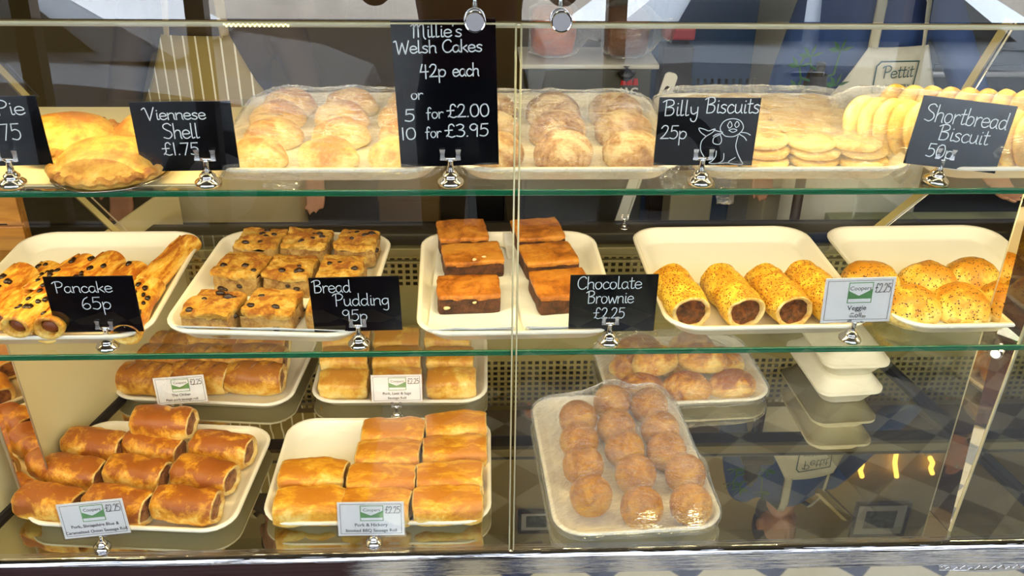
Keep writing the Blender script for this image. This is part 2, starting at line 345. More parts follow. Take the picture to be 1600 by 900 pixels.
# ------------------------------------------------------------------ handwriting
FONT = {
'V': (6.5, ["-1,8 0,9 1,8.5 2.6,.2 3,.2 6,9.5"]), 'i': (2.2, ["1,5 .9,1 1.3,.1 2,.4", "1,7 1.1,7.15"]),
'e': (4.6, [".3,2.6 3.8,2.9 3.8,4.2 2.4,5.1 .8,4.4 .2,2.4 1,.4 2.6,0 4.2,1"]), 'n': (4.8, [".4,5 .5,0", ".5,3 1.5,4.7 3,5 3.9,4 3.9,1 4.3,.1"]),
's': (4, ["3.4,4.5 2.2,5.1 .8,4.4 1,3.2 2.8,2.2 3.2,1 2,0 .3,.5"]), 'S': (5.7, ["5,8 3.4,9.2 1.2,8.4 .8,6.6 2.4,5.2 4.4,4 4.8,1.8 3,0 .4,.6"]),
'h': (4.8, [".6,9 .5,0", ".5,3 1.6,4.7 3,5 3.9,4 3.9,.8 4.3,0"]), 'l': (2.5, [".7,9 .6,1.2 1,.1 2,.5"]),
'M': (8, ["-.3,8 .8,9 1.2,8 .8,0", "1,6.5 2.4,8.6 3.4,8 3.4,.5", "3.4,6.5 5,8.8 6.3,8 6.3,1 7.2,-1"]), "'": (1.6, [".8,9 .5,7.4"]),
'W': (8.4, ["-.6,8.4 .3,9 .8,8 1.7,.2 2.2,.2 4,7 4.3,7 5.6,.2 6,.2 8,9"]), 'C': (6, ["5.4,7.8 4.6,9 2.6,8.8 .8,6.4 .6,2.8 2,.3 4,.1 5.6,1.6"]),
'a': (4.8, ["3.7,4.4 2.4,5.1 .8,4.2 .3,2 1.2,.2 2.6,.3 3.7,2.2 3.8,5 3.8,1.2 4.5,.1"]), 'k': (4.4, [".6,9 .5,0", "3.6,4.8 .7,2.4", "1.4,2.9 2.6,1.6 4,0"]),
'c': (4.2, ["3.6,4.3 2.4,5.1 .9,4.2 .3,2.2 1.2,.2 2.8,.1 4,1"]), 'o': (4.7, ["2.6,5 1,4.6 .3,2.4 1.2,.2 2.8,.1 4,1.8 3.9,4 2.6,5 1.8,4.9"]),
'r': (3.7, [".5,5 .6,0", ".6,2.8 1.4,4.5 2.6,5.1 3.4,4.6"]), 'f': (3.7, ["3.4,8 2.6,9 1.5,8 1.3,4 1.2,-1", ".2,4.6 2.8,4.8"]),
'B': (6, ["1.2,8.8 1,0", "-.4,8 1.2,9 3,9.3 4.6,8.6 4.6,6.4 1.4,4.9", "1.4,4.9 4.4,4.6 5.2,2.4 4,.4 1,0"]), 'y': (4.6, [".4,5 .8,2 2,1 3.4,2", "3.9,5 3.8,-1 2.8,-3.4 1.2,-3 .8,-1.8"]),
'u': (4.8, [".4,5 .5,1.4 1.6,.1 3,.8 3.8,3", "3.8,5 3.9,1 4.5,.1"]), 't': (3.3, ["1.4,8 1.3,1.2 2,.1 3,.6", ".2,5.4 2.9,5.7"]),
'b': (4.8, [".6,9 .5,.3", ".5,3 1.8,4.8 3.6,4.4 4.2,2.4 3.2,.3 1.6,0 .5,.9"]), 'd': (5, ["3.9,4.2 2.4,5.1 .8,4.2 .3,2 1.3,.2 2.8,.4 3.9,2.4", "4,9 4,1 4.6,.1"]),
'p': (4.8, [".5,5 .6,-4", ".6,3 1.8,4.9 3.6,4.5 4.2,2.6 3.2,.4 1.6,.2 .6,1.2"]), 'P': (5.4, ["1.2,9 1.1,0", "-.6,7.8 .6,9 3.4,9.2 5,7.6 4.4,5.4 2.6,4.4 1.1,4.6"]),
'g': (4.8, ["3.7,4.4 2.4,5.1 .8,4.2 .4,2.2 1.3,.6 2.7,.9 3.7,2.6", "3.8,5 3.9,-2 2.8,-3.8 1,-3.2"]), 'w': (6.4, [".3,5 1.2,.6 1.7,.2 3,4 3.2,4 4.4,.3 4.9,.4 6,5"]),
'£': (5.6, ["5,7.6 4,9 2.6,8.2 2.2,5.6 2.2,2.4 .8,.4 1.6,.8 3.6,-.2 5.2,.4", ".4,4.6 4,4.8"]),
'0': (5.4, ["2.8,8.6 1,7.4 .4,4 1.2,.8 2.8,.1 4.4,1.6 4.8,5 4,8 2.8,8.6 2,8.5"]), '1': (2.6, ["1.2,8.7 1.2,0"]),
'2': (5.1, [".6,7 1.8,8.7 3.6,8.4 4,6.4 2.6,3 .4,.2", ".4,.2 4.6,.3"]), '3': (5.1, [".8,8 2.6,8.8 4.2,7.6 3.6,5.6 2,4.8", "2,4.8 4,4.2 4.6,2.2 3.2,.2 .6,.6"]),
'4': (5.3, ["1.6,8.8 .4,3.6", ".4,3.6 4.8,3.8", "3.4,8.4 3.4,-1"]), '5': (5.1, ["1.2,8.6 .9,5", ".9,5 2.6,5.6 4.2,4.4 4.2,1.8 2.6,.1 .4,.6", "1.2,8.6 4.4,8.7"]),
'6': (5.1, ["3.6,8.8 1.6,7 .5,3.4 1,.8 2.6,.1 4.2,1.4 4,3.6 2.4,4.2 .8,2.8"]), '7': (4.9, [".4,8.4 4.4,8.6", "4.4,8.6 2,0"]),
'9': (5.1, ["4.2,7 3.2,8.6 1.4,8.4 .5,6.4 1.4,4.6 3,4.6 4.2,7", "4.2,7.6 4,0"]), '.': (1.9, [".8,.2 .95,.35"]), ' ': (3, []),
}
def smooth_poly(pts, k=5):
    if len(pts) < 3: return pts
    out = []
    for i in range(len(pts) - 1):
        p0, p1, p2, p3 = pts[max(i - 1, 0)], pts[i], pts[i + 1], pts[min(i + 2, len(pts) - 1)]
        for s in range(k):
            t = s / k
            out.append(tuple(0.5 * (2 * p1[a] + (p2[a] - p0[a]) * t + (2 * p0[a] - 5 * p1[a] + 4 * p2[a] - p3[a]) * t * t + (3 * p1[a] - p0[a] - 3 * p2[a] + p3[a]) * t ** 3) for a in (0, 1)))
    out.append(pts[-1]); return out
def stroke(mb, pts, w, off):
    """flat pen stroke in the sign's own x-z plane, lying at y = off"""
    n = len(pts); L = []; Rr = []
    for i in range(n):
        a = pts[max(i - 1, 0)]; b = pts[min(i + 1, n - 1)]
        dx, dz = b[0] - a[0], b[1] - a[1]; l = math.hypot(dx, dz) or 1
        nx, nz = -dz / l * w / 2, dx / l * w / 2
        ex = (-dx / l * w / 2 if i == 0 else dx / l * w / 2 if i == n - 1 else 0); ez = (-dz / l * w / 2 if i == 0 else dz / l * w / 2 if i == n - 1 else 0)
        L.append((pts[i][0] + nx + ex, off, pts[i][1] + nz + ez)); Rr.append((pts[i][0] - nx + ex, off, pts[i][1] - nz + ez))
    mb.add(L + Rr, [(i, i + 1, n + i + 1, n + i) for i in range(n - 1)])
def write(mb, text, x0, x1, zb, cap, w, off, slant=0.0, drop=0.0):
    """hand lettering from x0 to x1 on baseline zb with capital height cap"""
    tot = sum(FONT[c][0] for c in text); sx = (x1 - x0) / tot; sz = cap / 9.0; x = x0
    for c in text:
        adv, st = FONT[c]
        for s in st:
            pts = [tuple(float(v) for v in q.split(',')) for q in s.split()]
            pts = [(x + (p[0] + slant * p[1]) * sx, zb + p[1] * sz - drop * (x - x0)) for p in smooth_poly(pts)]
            stroke(mb, pts, w, off)
        x += adv * sx
def printed(text, size, x, z, off, align='CENTER', bold=0.0):
    cu = bpy.data.curves.new('t', 'FONT'); cu.body = text; cu.size = size; cu.align_x = align; cu.offset = bold; cu.resolution_u = 3
    o = bpy.data.objects.new('t', cu); COL.objects.link(o)
    dg = bpy.context.evaluated_depsgraph_get(); me = bpy.data.meshes.new_from_object(o.evaluated_get(dg))
    v = [(p.co.x + x, off, p.co.y + z) for p in me.vertices]; f = [tuple(p.vertices) for p in me.polygons]
    bpy.data.objects.remove(o); bpy.data.curves.remove(cu); bpy.data.meshes.remove(me); return v, f

# ================================================================== SETTING
def struct(name, mb, mat, parent=None, smooth=False):
    o = mb.build(name, mat, parent, smooth)
    if not parent: o['kind'] = 'structure'
    return o
def floor_mat():
    m, nt, out = newmat('checker_tiles'); b = N(nt, 'ShaderNodeBsdfPrincipled', Roughness=0.18)
    mp = N(nt, 'ShaderNodeMapping'); tc = N(nt, 'ShaderNodeTexCoord'); nt.links.new(tc.outputs['Object'], mp.inputs[0]); mp.inputs['Rotation'].default_value = (0, 0, R(45))
    ck = N(nt, 'ShaderNodeTexChecker', Scale=1 / 0.15); ck.inputs[1].default_value = lin((200, 190, 160)); ck.inputs[2].default_value = lin((22, 30, 66))
    nt.links.new(mp.outputs[0], ck.inputs['Vector']); nt.links.new(ck.outputs[0], b.inputs['Base Color']); nt.links.new(b.outputs[0], out.inputs[0]); return m
mt = MB().box(-3.2, -0.30, -1.95, -0.06, 0.0005, 0.012, 0.004)
tag(mt.build('door_mat', plain('maroon_mat', (58, 22, 24), 0.9, bump=(200, 0.3, 0.003)), None, False), 'dark maroon mat on the tiles before the sausage rolls, seen mirrored in the front trim', 'mat')
struct('floor_1', MB().box(-3.4, 3.4, 0.87, 2.9, 0.0005, 0.004), plain('olive_lino', (86, 76, 50), 0.5, var=.15))
struct('floor', MB().box(-3.4, 3.4, -2.1, 3.1, -0.1, 0.0), floor_mat())
def wall_mat():
    m, nt, out = newmat('painted_shop_wall'); b = N(nt, 'ShaderNodeBsdfPrincipled', Roughness=0.7)
    tc = N(nt, 'ShaderNodeTexCoord'); sp = N(nt, 'ShaderNodeSeparateXYZ'); nt.links.new(tc.outputs['Object'], sp.inputs[0])
    k = math_n(nt, 'GREATER_THAN', sp.outputs[2], 2.5)
    mx = N(nt, 'ShaderNodeMix', data_type='RGBA'); nt.links.new(k, mx.inputs['Factor']); mx.inputs[6].default_value = lin((100, 80, 36)); mx.inputs[7].default_value = lin((196, 176, 116))
    nt.links.new(mx.outputs[2], b.inputs['Base Color']); nt.links.new(b.outputs[0], out.inputs[0]); return m
M['wall'] = wall_mat()
M['ceil'] = plain('ceiling_paint', (160, 150, 128), 0.8)
M['facade'] = plain('facade_paint', (40, 36, 32), 0.7)
struct('wall_back', MB().box(-3.4, 3.4, 2.9, 3.0, 0, 3.5), M['wall'])
struct('wall_west', MB().box(-3.5, -3.4, -2.1, 3.0, 0, 3.5), M['wall'])
struct('wall_east', MB().box(3.4, 3.5, -2.1, 3.0, 0, 3.5), M['wall'])
struct('ceiling', MB().box(-3.5, 3.5, -2.1, 3.0, 3.4, 3.5), M['ceil'])
fm = MB().box(-3.5, 3.5, -2.2, -2.1, -0.2, 0.3).box(-3.5, 3.5, -2.2, -2.1, 2.7, 3.5).box(-3.5, -3.1, -2.2, -2.1, 0.3, 2.7).box(3.1, 3.5, -2.2, -2.1, 0.3, 2.7)
struct('wall_front', fm, M['facade'])
wf = MB()
for x in (-3.05, -1.62, -1.0, 0.55, 1.7, 3.05): wf.box(x - 0.035, x + 0.035, -2.19, -2.11, 0.3, 2.7)
wf.box(-3.1, 3.1, -2.19, -2.11, 0.3, 0.36).box(-3.1, 3.1, -2.19, -2.11, 2.62, 2.7)
w1 = struct('window_1', wf, M['gold_dark'])
M['clear'] = glass('window_glass', (0.97, 0.98, 0.98))
struct('window_glazing', MB().add([(-3.1, -2.15, 0.33), (3.1, -2.15, 0.33), (3.1, -2.15, 2.66), (-3.1, -2.15, 2.66)], [(0, 1, 2, 3)]), M['clear'], w1)
M['paving'] = plain('grey_paving', (128, 126, 124), 0.8, var=0.2, varscale=3)
struct('pavement', MB().box(-9, 9, -3.2, -2.2, -0.3, -0.1), M['paving'])
struct('road', MB().box(-12, 12, -14, -3.2, -0.4, -0.2), plain('tarmac', (86, 86, 88), 0.85, var=0.2, varscale=4))
bmb = MB().box(-14, 14, -14.6, -14, -0.4, 5)
struct('wall_street', bmb, plain('rendered_wall', (170, 160, 148), 0.85, var=0.15, varscale=1.5))

# ------------------------------------------------------------------ parked cars (seen as reflections in the glass)
def car(loc, rz, paint, label):
    root = thing('car', loc, label, 'car', rz=rz)
    prof = [(-2.1, .45, .62), (-2.05, .3, .95), (-1.7, .26, 1.0), (-1.2, .24, 1.02), (.6, .24, .98), (1.1, .24, .93), (1.7, .28, .84), (2.05, .32, .72), (2.12, .4, .55)]
    mb = MB(); rings = []
    for x, z0, z1 in prof:
        w = 0.86 if abs(x) < 1.8 else 0.74
        rings.append([(x, -w * .92, z0), (x, -w, z0 + .15), (x, -w, z1 - .12), (x, -w * .86, z1), (x, w * .86, z1), (x, w, z1 - .12), (x, w, z0 + .15), (x, w * .92, z0)])
    mb.loft(rings); mb.build('body', paint, root, True, 40)
    cab = MB(); rings = []
    for x, z, w in ((-1.75, 1.0, .72), (-1.25, 1.38, .62), (-.4, 1.48, .60), (.3, 1.44, .60), (1.15, .96, .70)):
        rings.append([(x, -.76, .96), (x, -w, z), (x, w, z), (x, .76, .96)])
    cab.loft(rings); cab.build('cabin', paint, root, True, 40)
    g = MB()
    for s in (-1, 1):
        for q in (((-1.35, .78, 1.01), (-.55, .78, 1.01), (-.5, .655, 1.38), (-1.15, .655, 1.33)), ((-.45, .78, 1.01), (.75, .78, 1.01), (.28, .655, 1.36), (-.42, .655, 1.38))):
            g = MB(); g.add([(x, s * y, z) for x, y, z in q], [(0, 1, 2, 3)]); g.build('side_window', M['black'], root, False)
    for x in (-1.3, 1.35):
        for s in (-1, 1):
            w = MB(); w.tube([(0, -.1, 0), (0, .1, 0)], .31, 28); o = w.build('wheel', M['black'], root, True, 40, (x, s * .78, .31))
            h = MB(); h.tube([(0, -.11, 0), (0, .11, 0)], .19, 20); h.build('hub_cap', M['steel'], o, True, 40)
    for s in (-1, 1):
        MB().box(-.62, -.42, s * .86 - .02, s * .86 + .02, .82, .85, .008).build('door_handle', M['chrome'], root)
        MB().box(1.85, 2.06, s * .6 - .12, s * .6 + .12, .58, .70, .02).build('headlight', M['white'], root)
    return root
silver = plain('silver_paint', (188, 194, 204), 0.25, 0.3, coat=0.6)
car((-2.7, -4.4, -0.2), 0, silver, 'silver car parked along the pavement, seen mirrored in the display glass')
car((2.5, -4.9, -0.2), 0, plain('white_paint', (224, 230, 238), 0.3, coat=0.6), 'white car parked along the road beyond the shop window')

# ================================================================== DISPLAY CASE
X0, X1 = -1.5, 1.75
def deck_mat():
    m, nt, out = newmat('mirror_deck')
    g = N(nt, 'ShaderNodeBsdfGlossy', Roughness=0.015); g.inputs[0].default_value = (0.54, 0.51, 0.37, 1)
    d = N(nt, 'ShaderNodeBsdfDiffuse'); d.inputs[0].default_value = lin((70, 68, 56))
    mx = N(nt, 'ShaderNodeMixShader'); mx.inputs[0].default_value = 0.88
    nt.links.new(d.outputs[0], mx.inputs[1]); nt.links.new(g.outputs[0], mx.inputs[2]); nt.links.new(mx.outputs[0], out.inputs[0]); return m
case = thing('display_counter', (0, 0.4, 0), 'long bakery display counter with a mirrored deck behind a chrome front trim', 'display counter')
def ckid(name, mb, mat, smooth=False, angle=None):
    for i in range(len(mb.v)): mb.v[i] = (mb.v[i][0], mb.v[i][1] - 0.4, mb.v[i][2])
    return mb.build(name, mat, case, smooth, angle)
ckid('deck', MB().box(X0, X1, 0.0, 0.86, ZD - 0.02, ZD), deck_mat())
def apron_mat():
    m, nt, out = newmat('polished_front_steel'); g = N(nt, 'ShaderNodeBsdfGlossy', Roughness=0.05); g.inputs[0].default_value = (0.5, 0.5, 0.53, 1)
    n = N(nt, 'ShaderNodeTexNoise', Scale=3.0, Detail=3.0); nt.links.new(coords(nt, 'Object', (1.2, 60, 60)), n.inputs['Vector'])
    bp = N(nt, 'ShaderNodeBump', Strength=0.25, Distance=0.006); nt.links.new(n.outputs[0], bp.inputs['Height']); nt.links.new(bp.outputs[0], g.inputs['Normal'])
    nt.links.new(g.outputs[0], out.inputs[0]); return m
# bull-nosed chrome trim, then a flat mirror-polished panel
tr = []
for k in range(9):
    a = R(90 + 90 * k / 8); tr.append((-0.012 + 0.016 * math.cos(a), ZD - 0.016 + 0.016 * math.sin(a)))
tr += [(-0.030, ZD - 0.045), (-0.030, ZD - 0.05), (0.0, ZD - 0.05), (0.0, ZD)]
ckid('chrome_trim', MB().loft([[(x, y, z) for y, z in tr] for x in np.linspace(X0, X1, 40)]), apron_mat(), True, 40)
ckid('front_panel', MB().box(X0, X1, -0.022, 0.0, 0.13, ZD - 0.05), plain('mirror_panel', (200, 200, 200), 0.04, 1.0))
ckid('plinth', MB().box(X0, X1, 0.02, 0.85, 0.0, 0.13), plain('brown_plinth', (92, 40, 20), 0.5))
ckid('carcass', MB().box(X0, X1, 0.002, 0.85, 0.14, ZD - 0.021), M['black'])
# perforated rear panel
def perf():
    mb = MB(); y0 = 0.852; p = 0.0197; hw = 0.0058; ox = 0.0
    z0, rows = ZD + 0.120, 9
    mb.add([(X0, y0, ZD), (X1, y0, ZD), (X1, y0, z0), (X0, y0, z0)], [(0, 1, 2, 3)])
    zt = z0 + rows * 0.0178
    mb.add([(X0, y0, zt), (X1, y0, zt), (X1, y0, zt + 0.012), (X0, y0, zt + 0.012)], [(0, 1, 2, 3)])
    n = int((X1 - X0) / p)
    for r in range(rows):
        a, b = z0 + r * 0.0178, z0 + (r + 1) * 0.0178; c0, c1 = a + 0.0036, b - 0.0036
        mb.add([(X0, y0, a), (X1, y0, a), (X1, y0, c0), (X0, y0, c0)], [(0, 1, 2, 3)])
        mb.add([(X0, y0, c1), (X1, y0, c1), (X1, y0, b), (X0, y0, b)], [(0, 1, 2, 3)])
        for k in range(n + 1):
            u = X0 + k * p
            mb.add([(u - p / 2 + hw, y0, c0), (u + p / 2 - hw, y0, c0), (u + p / 2 - hw, y0, c1), (u - p / 2 + hw, y0, c1)], [(0, 1, 2, 3)])
    return mb
pp = ckid('perforated_panel', perf(), plain('olive_perforated_metal', (168, 156, 104), 0.4, 0.4))
sm = pp.modifiers.new('thickness', 'SOLIDIFY'); sm.thickness = 0.0015
ckid('rear_void', MB().box(X0, X1, 0.89, 0.90, ZD, ZD + 0.29), M['black'])
# rear rails
zr = at(700, 393, y=0.68).z
ckid('rear_rail', MB().box(X0, X1, 0.672, 0.695, zr - 0.010, zr + 0.012, 0.003).box(X0, X1, 0.660, 0.672, zr - 0.024, zr - 0.017, 0.002), plain('olive_rail', (136, 128, 92), 0.4, 0.4))
ckid('light_bar', MB().box(X0, X1, 0.074, 0.090, ZE - 0.016, ZE - 0.009, 0.002), M['alu'])
# glass shelves
def shelf(name, z, yf, yb, label):
    s = thing(name, (0, yf, z), label, 'glass shelf', 'glass shelves of the counter'); t = 0.0105
    w, d = X1 - X0, yb - yf; cx = (X0 + X1) / 2
    MB().add([(X0, 0, 0), (X1, 0, 0), (X1, d, 0), (X0, d, 0)], [(0, 1, 2, 3)]).build('pane', M['shelfglass'], s, False)
    MB().box(X0, X1, -0.002, 0.003, -t, -0.0003, 0.001).build('front_edge', M['edge'], s)
    return s
shelf('glass_shelf', ZT, 0.034, 0.52, 'upper clear glass shelf with a green edge, holding the film-wrapped trays')
shelf('glass_shelf', ZM, 0.018, 0.50, 'middle clear glass shelf with a green edge, holding five open trays')
# front glazing: two panes with a joint, a light coated header above
jx = at(805, 450, y=0.01).x
def pane(name, xa, xb, za, zb, ya, yb, mat, label, edge=True):
    s = thing(name, (0, 0, 0), label, 'glass pane', 'front glass panes')
    MB().add([(xa, ya, za), (xb, ya, za), (xb, yb, zb), (xa, yb, zb)], [(0, 1, 2, 3)]).build('pane', mat, s, False)
    if edge:
        MB().box(xa, xb, yb - 0.001, yb + 0.003, zb - 0.002, zb + 0.0005, 0.0004).build('top_edge', M['edge_clear'], s)
    return s
pz = ZE
p1 = pane('front_pane', X0, jx - 0.004, ZD, pz, glass_y(ZD), glass_y(pz), M['pane'], 'front glass pane covering the pies, pancakes and sausage rolls')
p2 = pane('front_pane', jx + 0.004, X1, ZD, pz, glass_y(ZD), glass_y(pz), M['pane'], 'front glass pane covering the shortbread, veggie rolls and scotch eggs')
for p, s in ((p1, -1), (p2, 1)):
    xx = jx + s * 0.004
    MB().tube([(xx, glass_y(ZD), ZD), (xx, glass_y(pz), pz)], 0.0016, 6).build('side_edge', M['edge_clear'], p)
hz = pz + 0.20
h1 = pane('header_pane', X0, jx - 0.004, pz + 0.004, hz, glass_y(pz), glass_y(hz), M['header'], 'narrow mirrored header glass above the welsh cake sign', False)
h2 = pane('header_pane', jx + 0.004, X1, pz + 0.004, hz, glass_y(pz), glass_y(hz), M['header'], 'narrow mirrored header glass above the biscuit trays', False)
for px, lab in ((742, 'round steel glass clamp at the corner of the welsh cake sign'), (877, 'round steel glass clamp above the welsh cake tray, beside the glass joint')):
    c = at(px, 33, y=glass_y(pz) - 0.008); t = thing('glass_clamp', c, lab, 'clamp', 'round glass clamps')
    d = MB(); d.tube([(0, 0.022, 0), (0, -0.004, 0), (0, -0.007, 0)], [0.0152, 0.0152, 0.0135], 32); d.build('disc', M['satin'], t, True, 35)
    d = MB(); d.loft([[(r * math.cos(2 * math.pi * j / 32), y, r * math.sin(2 * math.pi * j / 32)) for j in range(32)] for r, y in ((0.0153, 0.002), (0.0166, -0.001), (0.0166, -0.006), (0.0150, -0.0085), (0.0136, -0.0078))], False, False); d.build('rim', M['chrome'], t, True, 35)
    a = MB(); a.tube([(0, 0.02, 0.0), (0, 0.022, 0.02), (0.001, 0.03, 0.06)], [0.005, 0.005, 0.006], 12); a.build('arm', M['chrome'], t, True)
# mirrored front uprights
M['mirror'] = plain('mirror', (232, 214, 180), 0.02, 1.0)
def upright(f0, f1, b0, b1, yf, yb, label, zb=0.001):
    """front edge through pixels f0-f1 at depth yf, rear edge through b0-b1 at depth yb"""
    def ends(p, q, y):
        A, B = at(*p, y=y), at(*q, y=y); d = (B - A) / (B.z - A.z)
        lo = A + d * (ZD + zb - A.z); hi = A + d * (ZE - 0.02 - A.z); hi.y += 0.036; return lo, hi
    F0, F1 = ends(f0, f1, yf); B0, B1 = ends(b0, b1, yb); u = thing('mirror_upright', F0, label, 'upright', 'mirrored uprights of the case')
    n = Vector((0.006 if F0.x > 0 else -0.006, 0, 0))
    MB().loft([[p - F0 for p in (F0, B0, B0 + n, F0 + n)], [p - F0 for p in (F1, B1, B1 + n, F1 + n)]]).build('plate', M['mirror'], u, False)
    for p, q in ((F0, F1), (B0, B1)):
        MB().tube([p - F0 + n / 2, q - F0 + n / 2], 0.0035, 8).build('edge_strip', M['alu'], u)
    return u
upright((1480, 833), (1590, 560), (1441, 833), (1530, 560), 0.014, 0.075, 'mirrored upright post reflecting a wrapped tray, past the takeout boxes')
upright((34, 767), (0, 676), (72, 725), (13, 559), 0.115, 0.175, 'mirrored upright post reflecting sausage rolls, beside the Shropshire Blue tray', 0.05)
# glowing beads stand in for mirrored LEDs, a glowing disc for a mirrored spotlight
lb = MB()
for k in range(14):
    for r in range(2):
        q = at(350 + k * 7.4 + r * 3.7, 37.5 + r * 3.0, y=0.0725); lb.ball(tuple(q), 0.0016, 8, 6)
ckid('led_reflections', lb, emis('led_reflection_glow', (255, 236, 150), 5), True)
q = at(1556, 552, y=0.040); sp = thing('spot_reflection', q, 'small round spotlight reflection, made as a glowing disc on the mirrored upright under the shelf', 'spot reflection')
MB().tube([(0.012, 0.012, 0), (0, 0, 0), (-0.002, -0.002, 0)], [0.0125, 0.0125, 0.0108], 24).build('glow_ring', M['chrome'], sp, True, 40)
MB().tube([(-0.0018, -0.0018, 0), (-0.0032, -0.0032, 0)], [0.0088, 0.0075], 20).build('lens', emis('spot_reflection_glow', (255, 232, 190), 3), sp, True, 40)
# side panels
def side_panel(pts, z1, mat, label, name):
    (xa, ya), (xb, yb) = pts
    s = thing(name, (xa, ya, ZD), label, 'side panel')
    dx, dy = xb - xa, yb - ya
    MB().loft([[(0, 0, 0.004), (dx, dy, 0.004), (dx + 0.006, dy, 0.004), (0.006, 0, 0.004)], [(0, 0, z1), (dx, dy, z1), (dx + 0.006, dy, z1), (0.006, 0, z1)]]).build('panel', mat, s, False)
    MB().loft([[(-0.008, 0, 0), (0.014, 0, 0), (0.014, 0, 0.012), (-0.008, 0, 0.012)], [(dx - 0.008, dy, 0), (dx + 0.014, dy, 0), (dx + 0.014, dy, 0.012), (dx - 0.008, dy, 0.012)]]).build('gasket', M['rubber'], s, False)
    return s
side_panel(((-0.985, 0.01), (-0.755, 0.88)), ZM - ZD - 0.03, plain('cream_side_panel', (214, 200, 150), 0.3), 'cream side panel of the case, behind the mirrored post', 'side_panel')
side_panel(((1.19, 0.01), (1.02, 0.88)), ZM - ZD - 0.03, M['pane'], 'clear glass side panel on a dark gasket beyond the takeout boxes', 'glass_side_panel')
# slanting rear struts
def strut(pa, pb, y, r, label):
    a, b = at(*pa, y=y), at(*pb, y=y); s = thing('rear_strut', b, label, 'strut', 'slanting metal struts of the case back')
    MB().tube([Vector((0, 0, 0)), a - b], r, 4).build('bar', M['strut'], s, False)
    MB().tube([Vector((0.022, 0.004, 0)), a - b + Vector((0.022, 0.004, 0))], r * 0.3, 4).build('bead', M['chrome'], s, False)
strut((1578, 30), (1508, 142), 0.6, 0.011, 'slanting metal strut behind the top of the shortbread sign')
strut((1444, 298), (1366, 360), 0.6, 0.011, 'slanting metal strut behind the veggie pasty tray')
strut((118, 302), (186, 366), 0.6, 0.009, 'slanting metal strut behind the pancake tray')
strut((-8, 100), (42, 152), 0.6, 0.009, 'slanting metal strut above the pie sign')
# ================================================================== TRAYS
RIM = 0.030
def tray_mesh(w, d):
    mb = MB(); rings = []
    for ins, z, r in ((0.030, 0.0, 0.045), (0.022, 0.002, 0.050), (0.006, 0.022, 0.058), (0.001, 0.0235, 0.060), (0.0, 0.027, 0.060), (0.002, RIM, 0.060), (0.007, RIM, 0.056), (0.010, 0.027, 0.054), (0.024, 0.009, 0.046), (0.032, 0.0055, 0.042)):
        rings.append([(x, y, z) for x, y in rrect(w - 2 * ins, d - 2 * ins, r)])
    return mb.loft(rings)
TRAYS = {}
def tray(key, c, w, d, z, rz, label, group):
    o = tray_mesh(w, d).build('tray', M['tray'], None, True, 50, (c[0], c[1], z), (0, 0, rz)); tag(o, label, 'tray', group)
    TRAYS[key] = (Vector((c[0], c[1], z)), w, d, rz); return o
def tray_px(key, pl, pr, z, d, label, group, yf=None, cr=0.05, rz=None, w=None):
    """left-most and right-most rim points of the tray's front corners"""
    A, B = at(*pl, z=z + RIM - 0.004), at(*pr, z=z + RIM - 0.004)
    a = math.atan2(B.y - A.y, B.x - A.x) if rz is None else R(rz)
    w = w or (B - A).length; mid = (A + B) / 2
    n = Vector((-math.sin(a), math.cos(a), 0))
    yc = d / 2 - cr
    c = mid + n * yc
    if yf is not None: c.y = yf + d / 2
    return tray(key, c, w, d, z, a, label, group)
def L(key, x, y, z=0.0):
    c, w, d, rz = TRAYS[key]; return c + Vector((x * math.cos(rz) - y * math.sin(rz), x * math.sin(rz) + y * math.cos(rz), z))
gt = 'cream trays of baked goods'
# deck
tray_px('deckL', (14, 800), (398, 800), ZD, 0.34, 'cream tray in front on the deck holding ten spiced sausage rolls', gt, rz=-5, yf=0.035, w=0.43)
tray_px('deckM', (410, 800), (768, 795), ZD, 0.35, 'cream tray in front on the deck with an empty corner and ten glazed sausage rolls', gt, rz=-1, yf=0.035)
tray_px('backL', (176, 610), (462, 610), ZD, 0.33, 'cream tray at the deck back with slashed sausage rolls', gt, rz=-6)
tray_px('backM', (487, 610), (762, 610), ZD, 0.33, 'cream tray at the deck back with pale sausage rolls, beside the perforated panel', gt, rz=-1)
tray_px('backR', (942, 610), (1208, 612), ZD, 0.30, 'cream tray at the deck back under film, loaded with golden pasties', gt, rz=3, w=0.40)
tray_px('eggs', (862, 825), (1136, 820), ZD, 0.468, 'cream film-covered tray of fourteen scotch eggs', gt, rz=3, yf=-0.002, w=0.345)
# middle shelf
tray_px('pan', (-92, 520), (222, 520), ZM, 0.43, 'cream tray of rolled pancakes with chocolate chips', gt, rz=0, yf=0.03, w=0.37)
tray_px('bread', (248, 508), (578, 508), ZM, 0.42, 'cream paper-lined tray of bread pudding squares', gt, rz=-4, yf=0.035, w=0.36)
tray_px('brown', (646, 505), (975, 505), ZM, 0.42, 'cream paper-lined tray of chocolate brownies', gt, rz=1, yf=0.03, w=0.37)
tray_px('veg', (1028, 500), (1375, 500), ZM, 0.43, 'cream tray half empty, with seeded veggie rolls along its front', gt, rz=1, yf=0.04, w=0.385)
tray_px('pasty', (1384, 500), (1720, 490), ZM, 0.43, 'cream tray holding poppy seed pasties along its front half', gt, rz=1, yf=0.04, w=0.385)
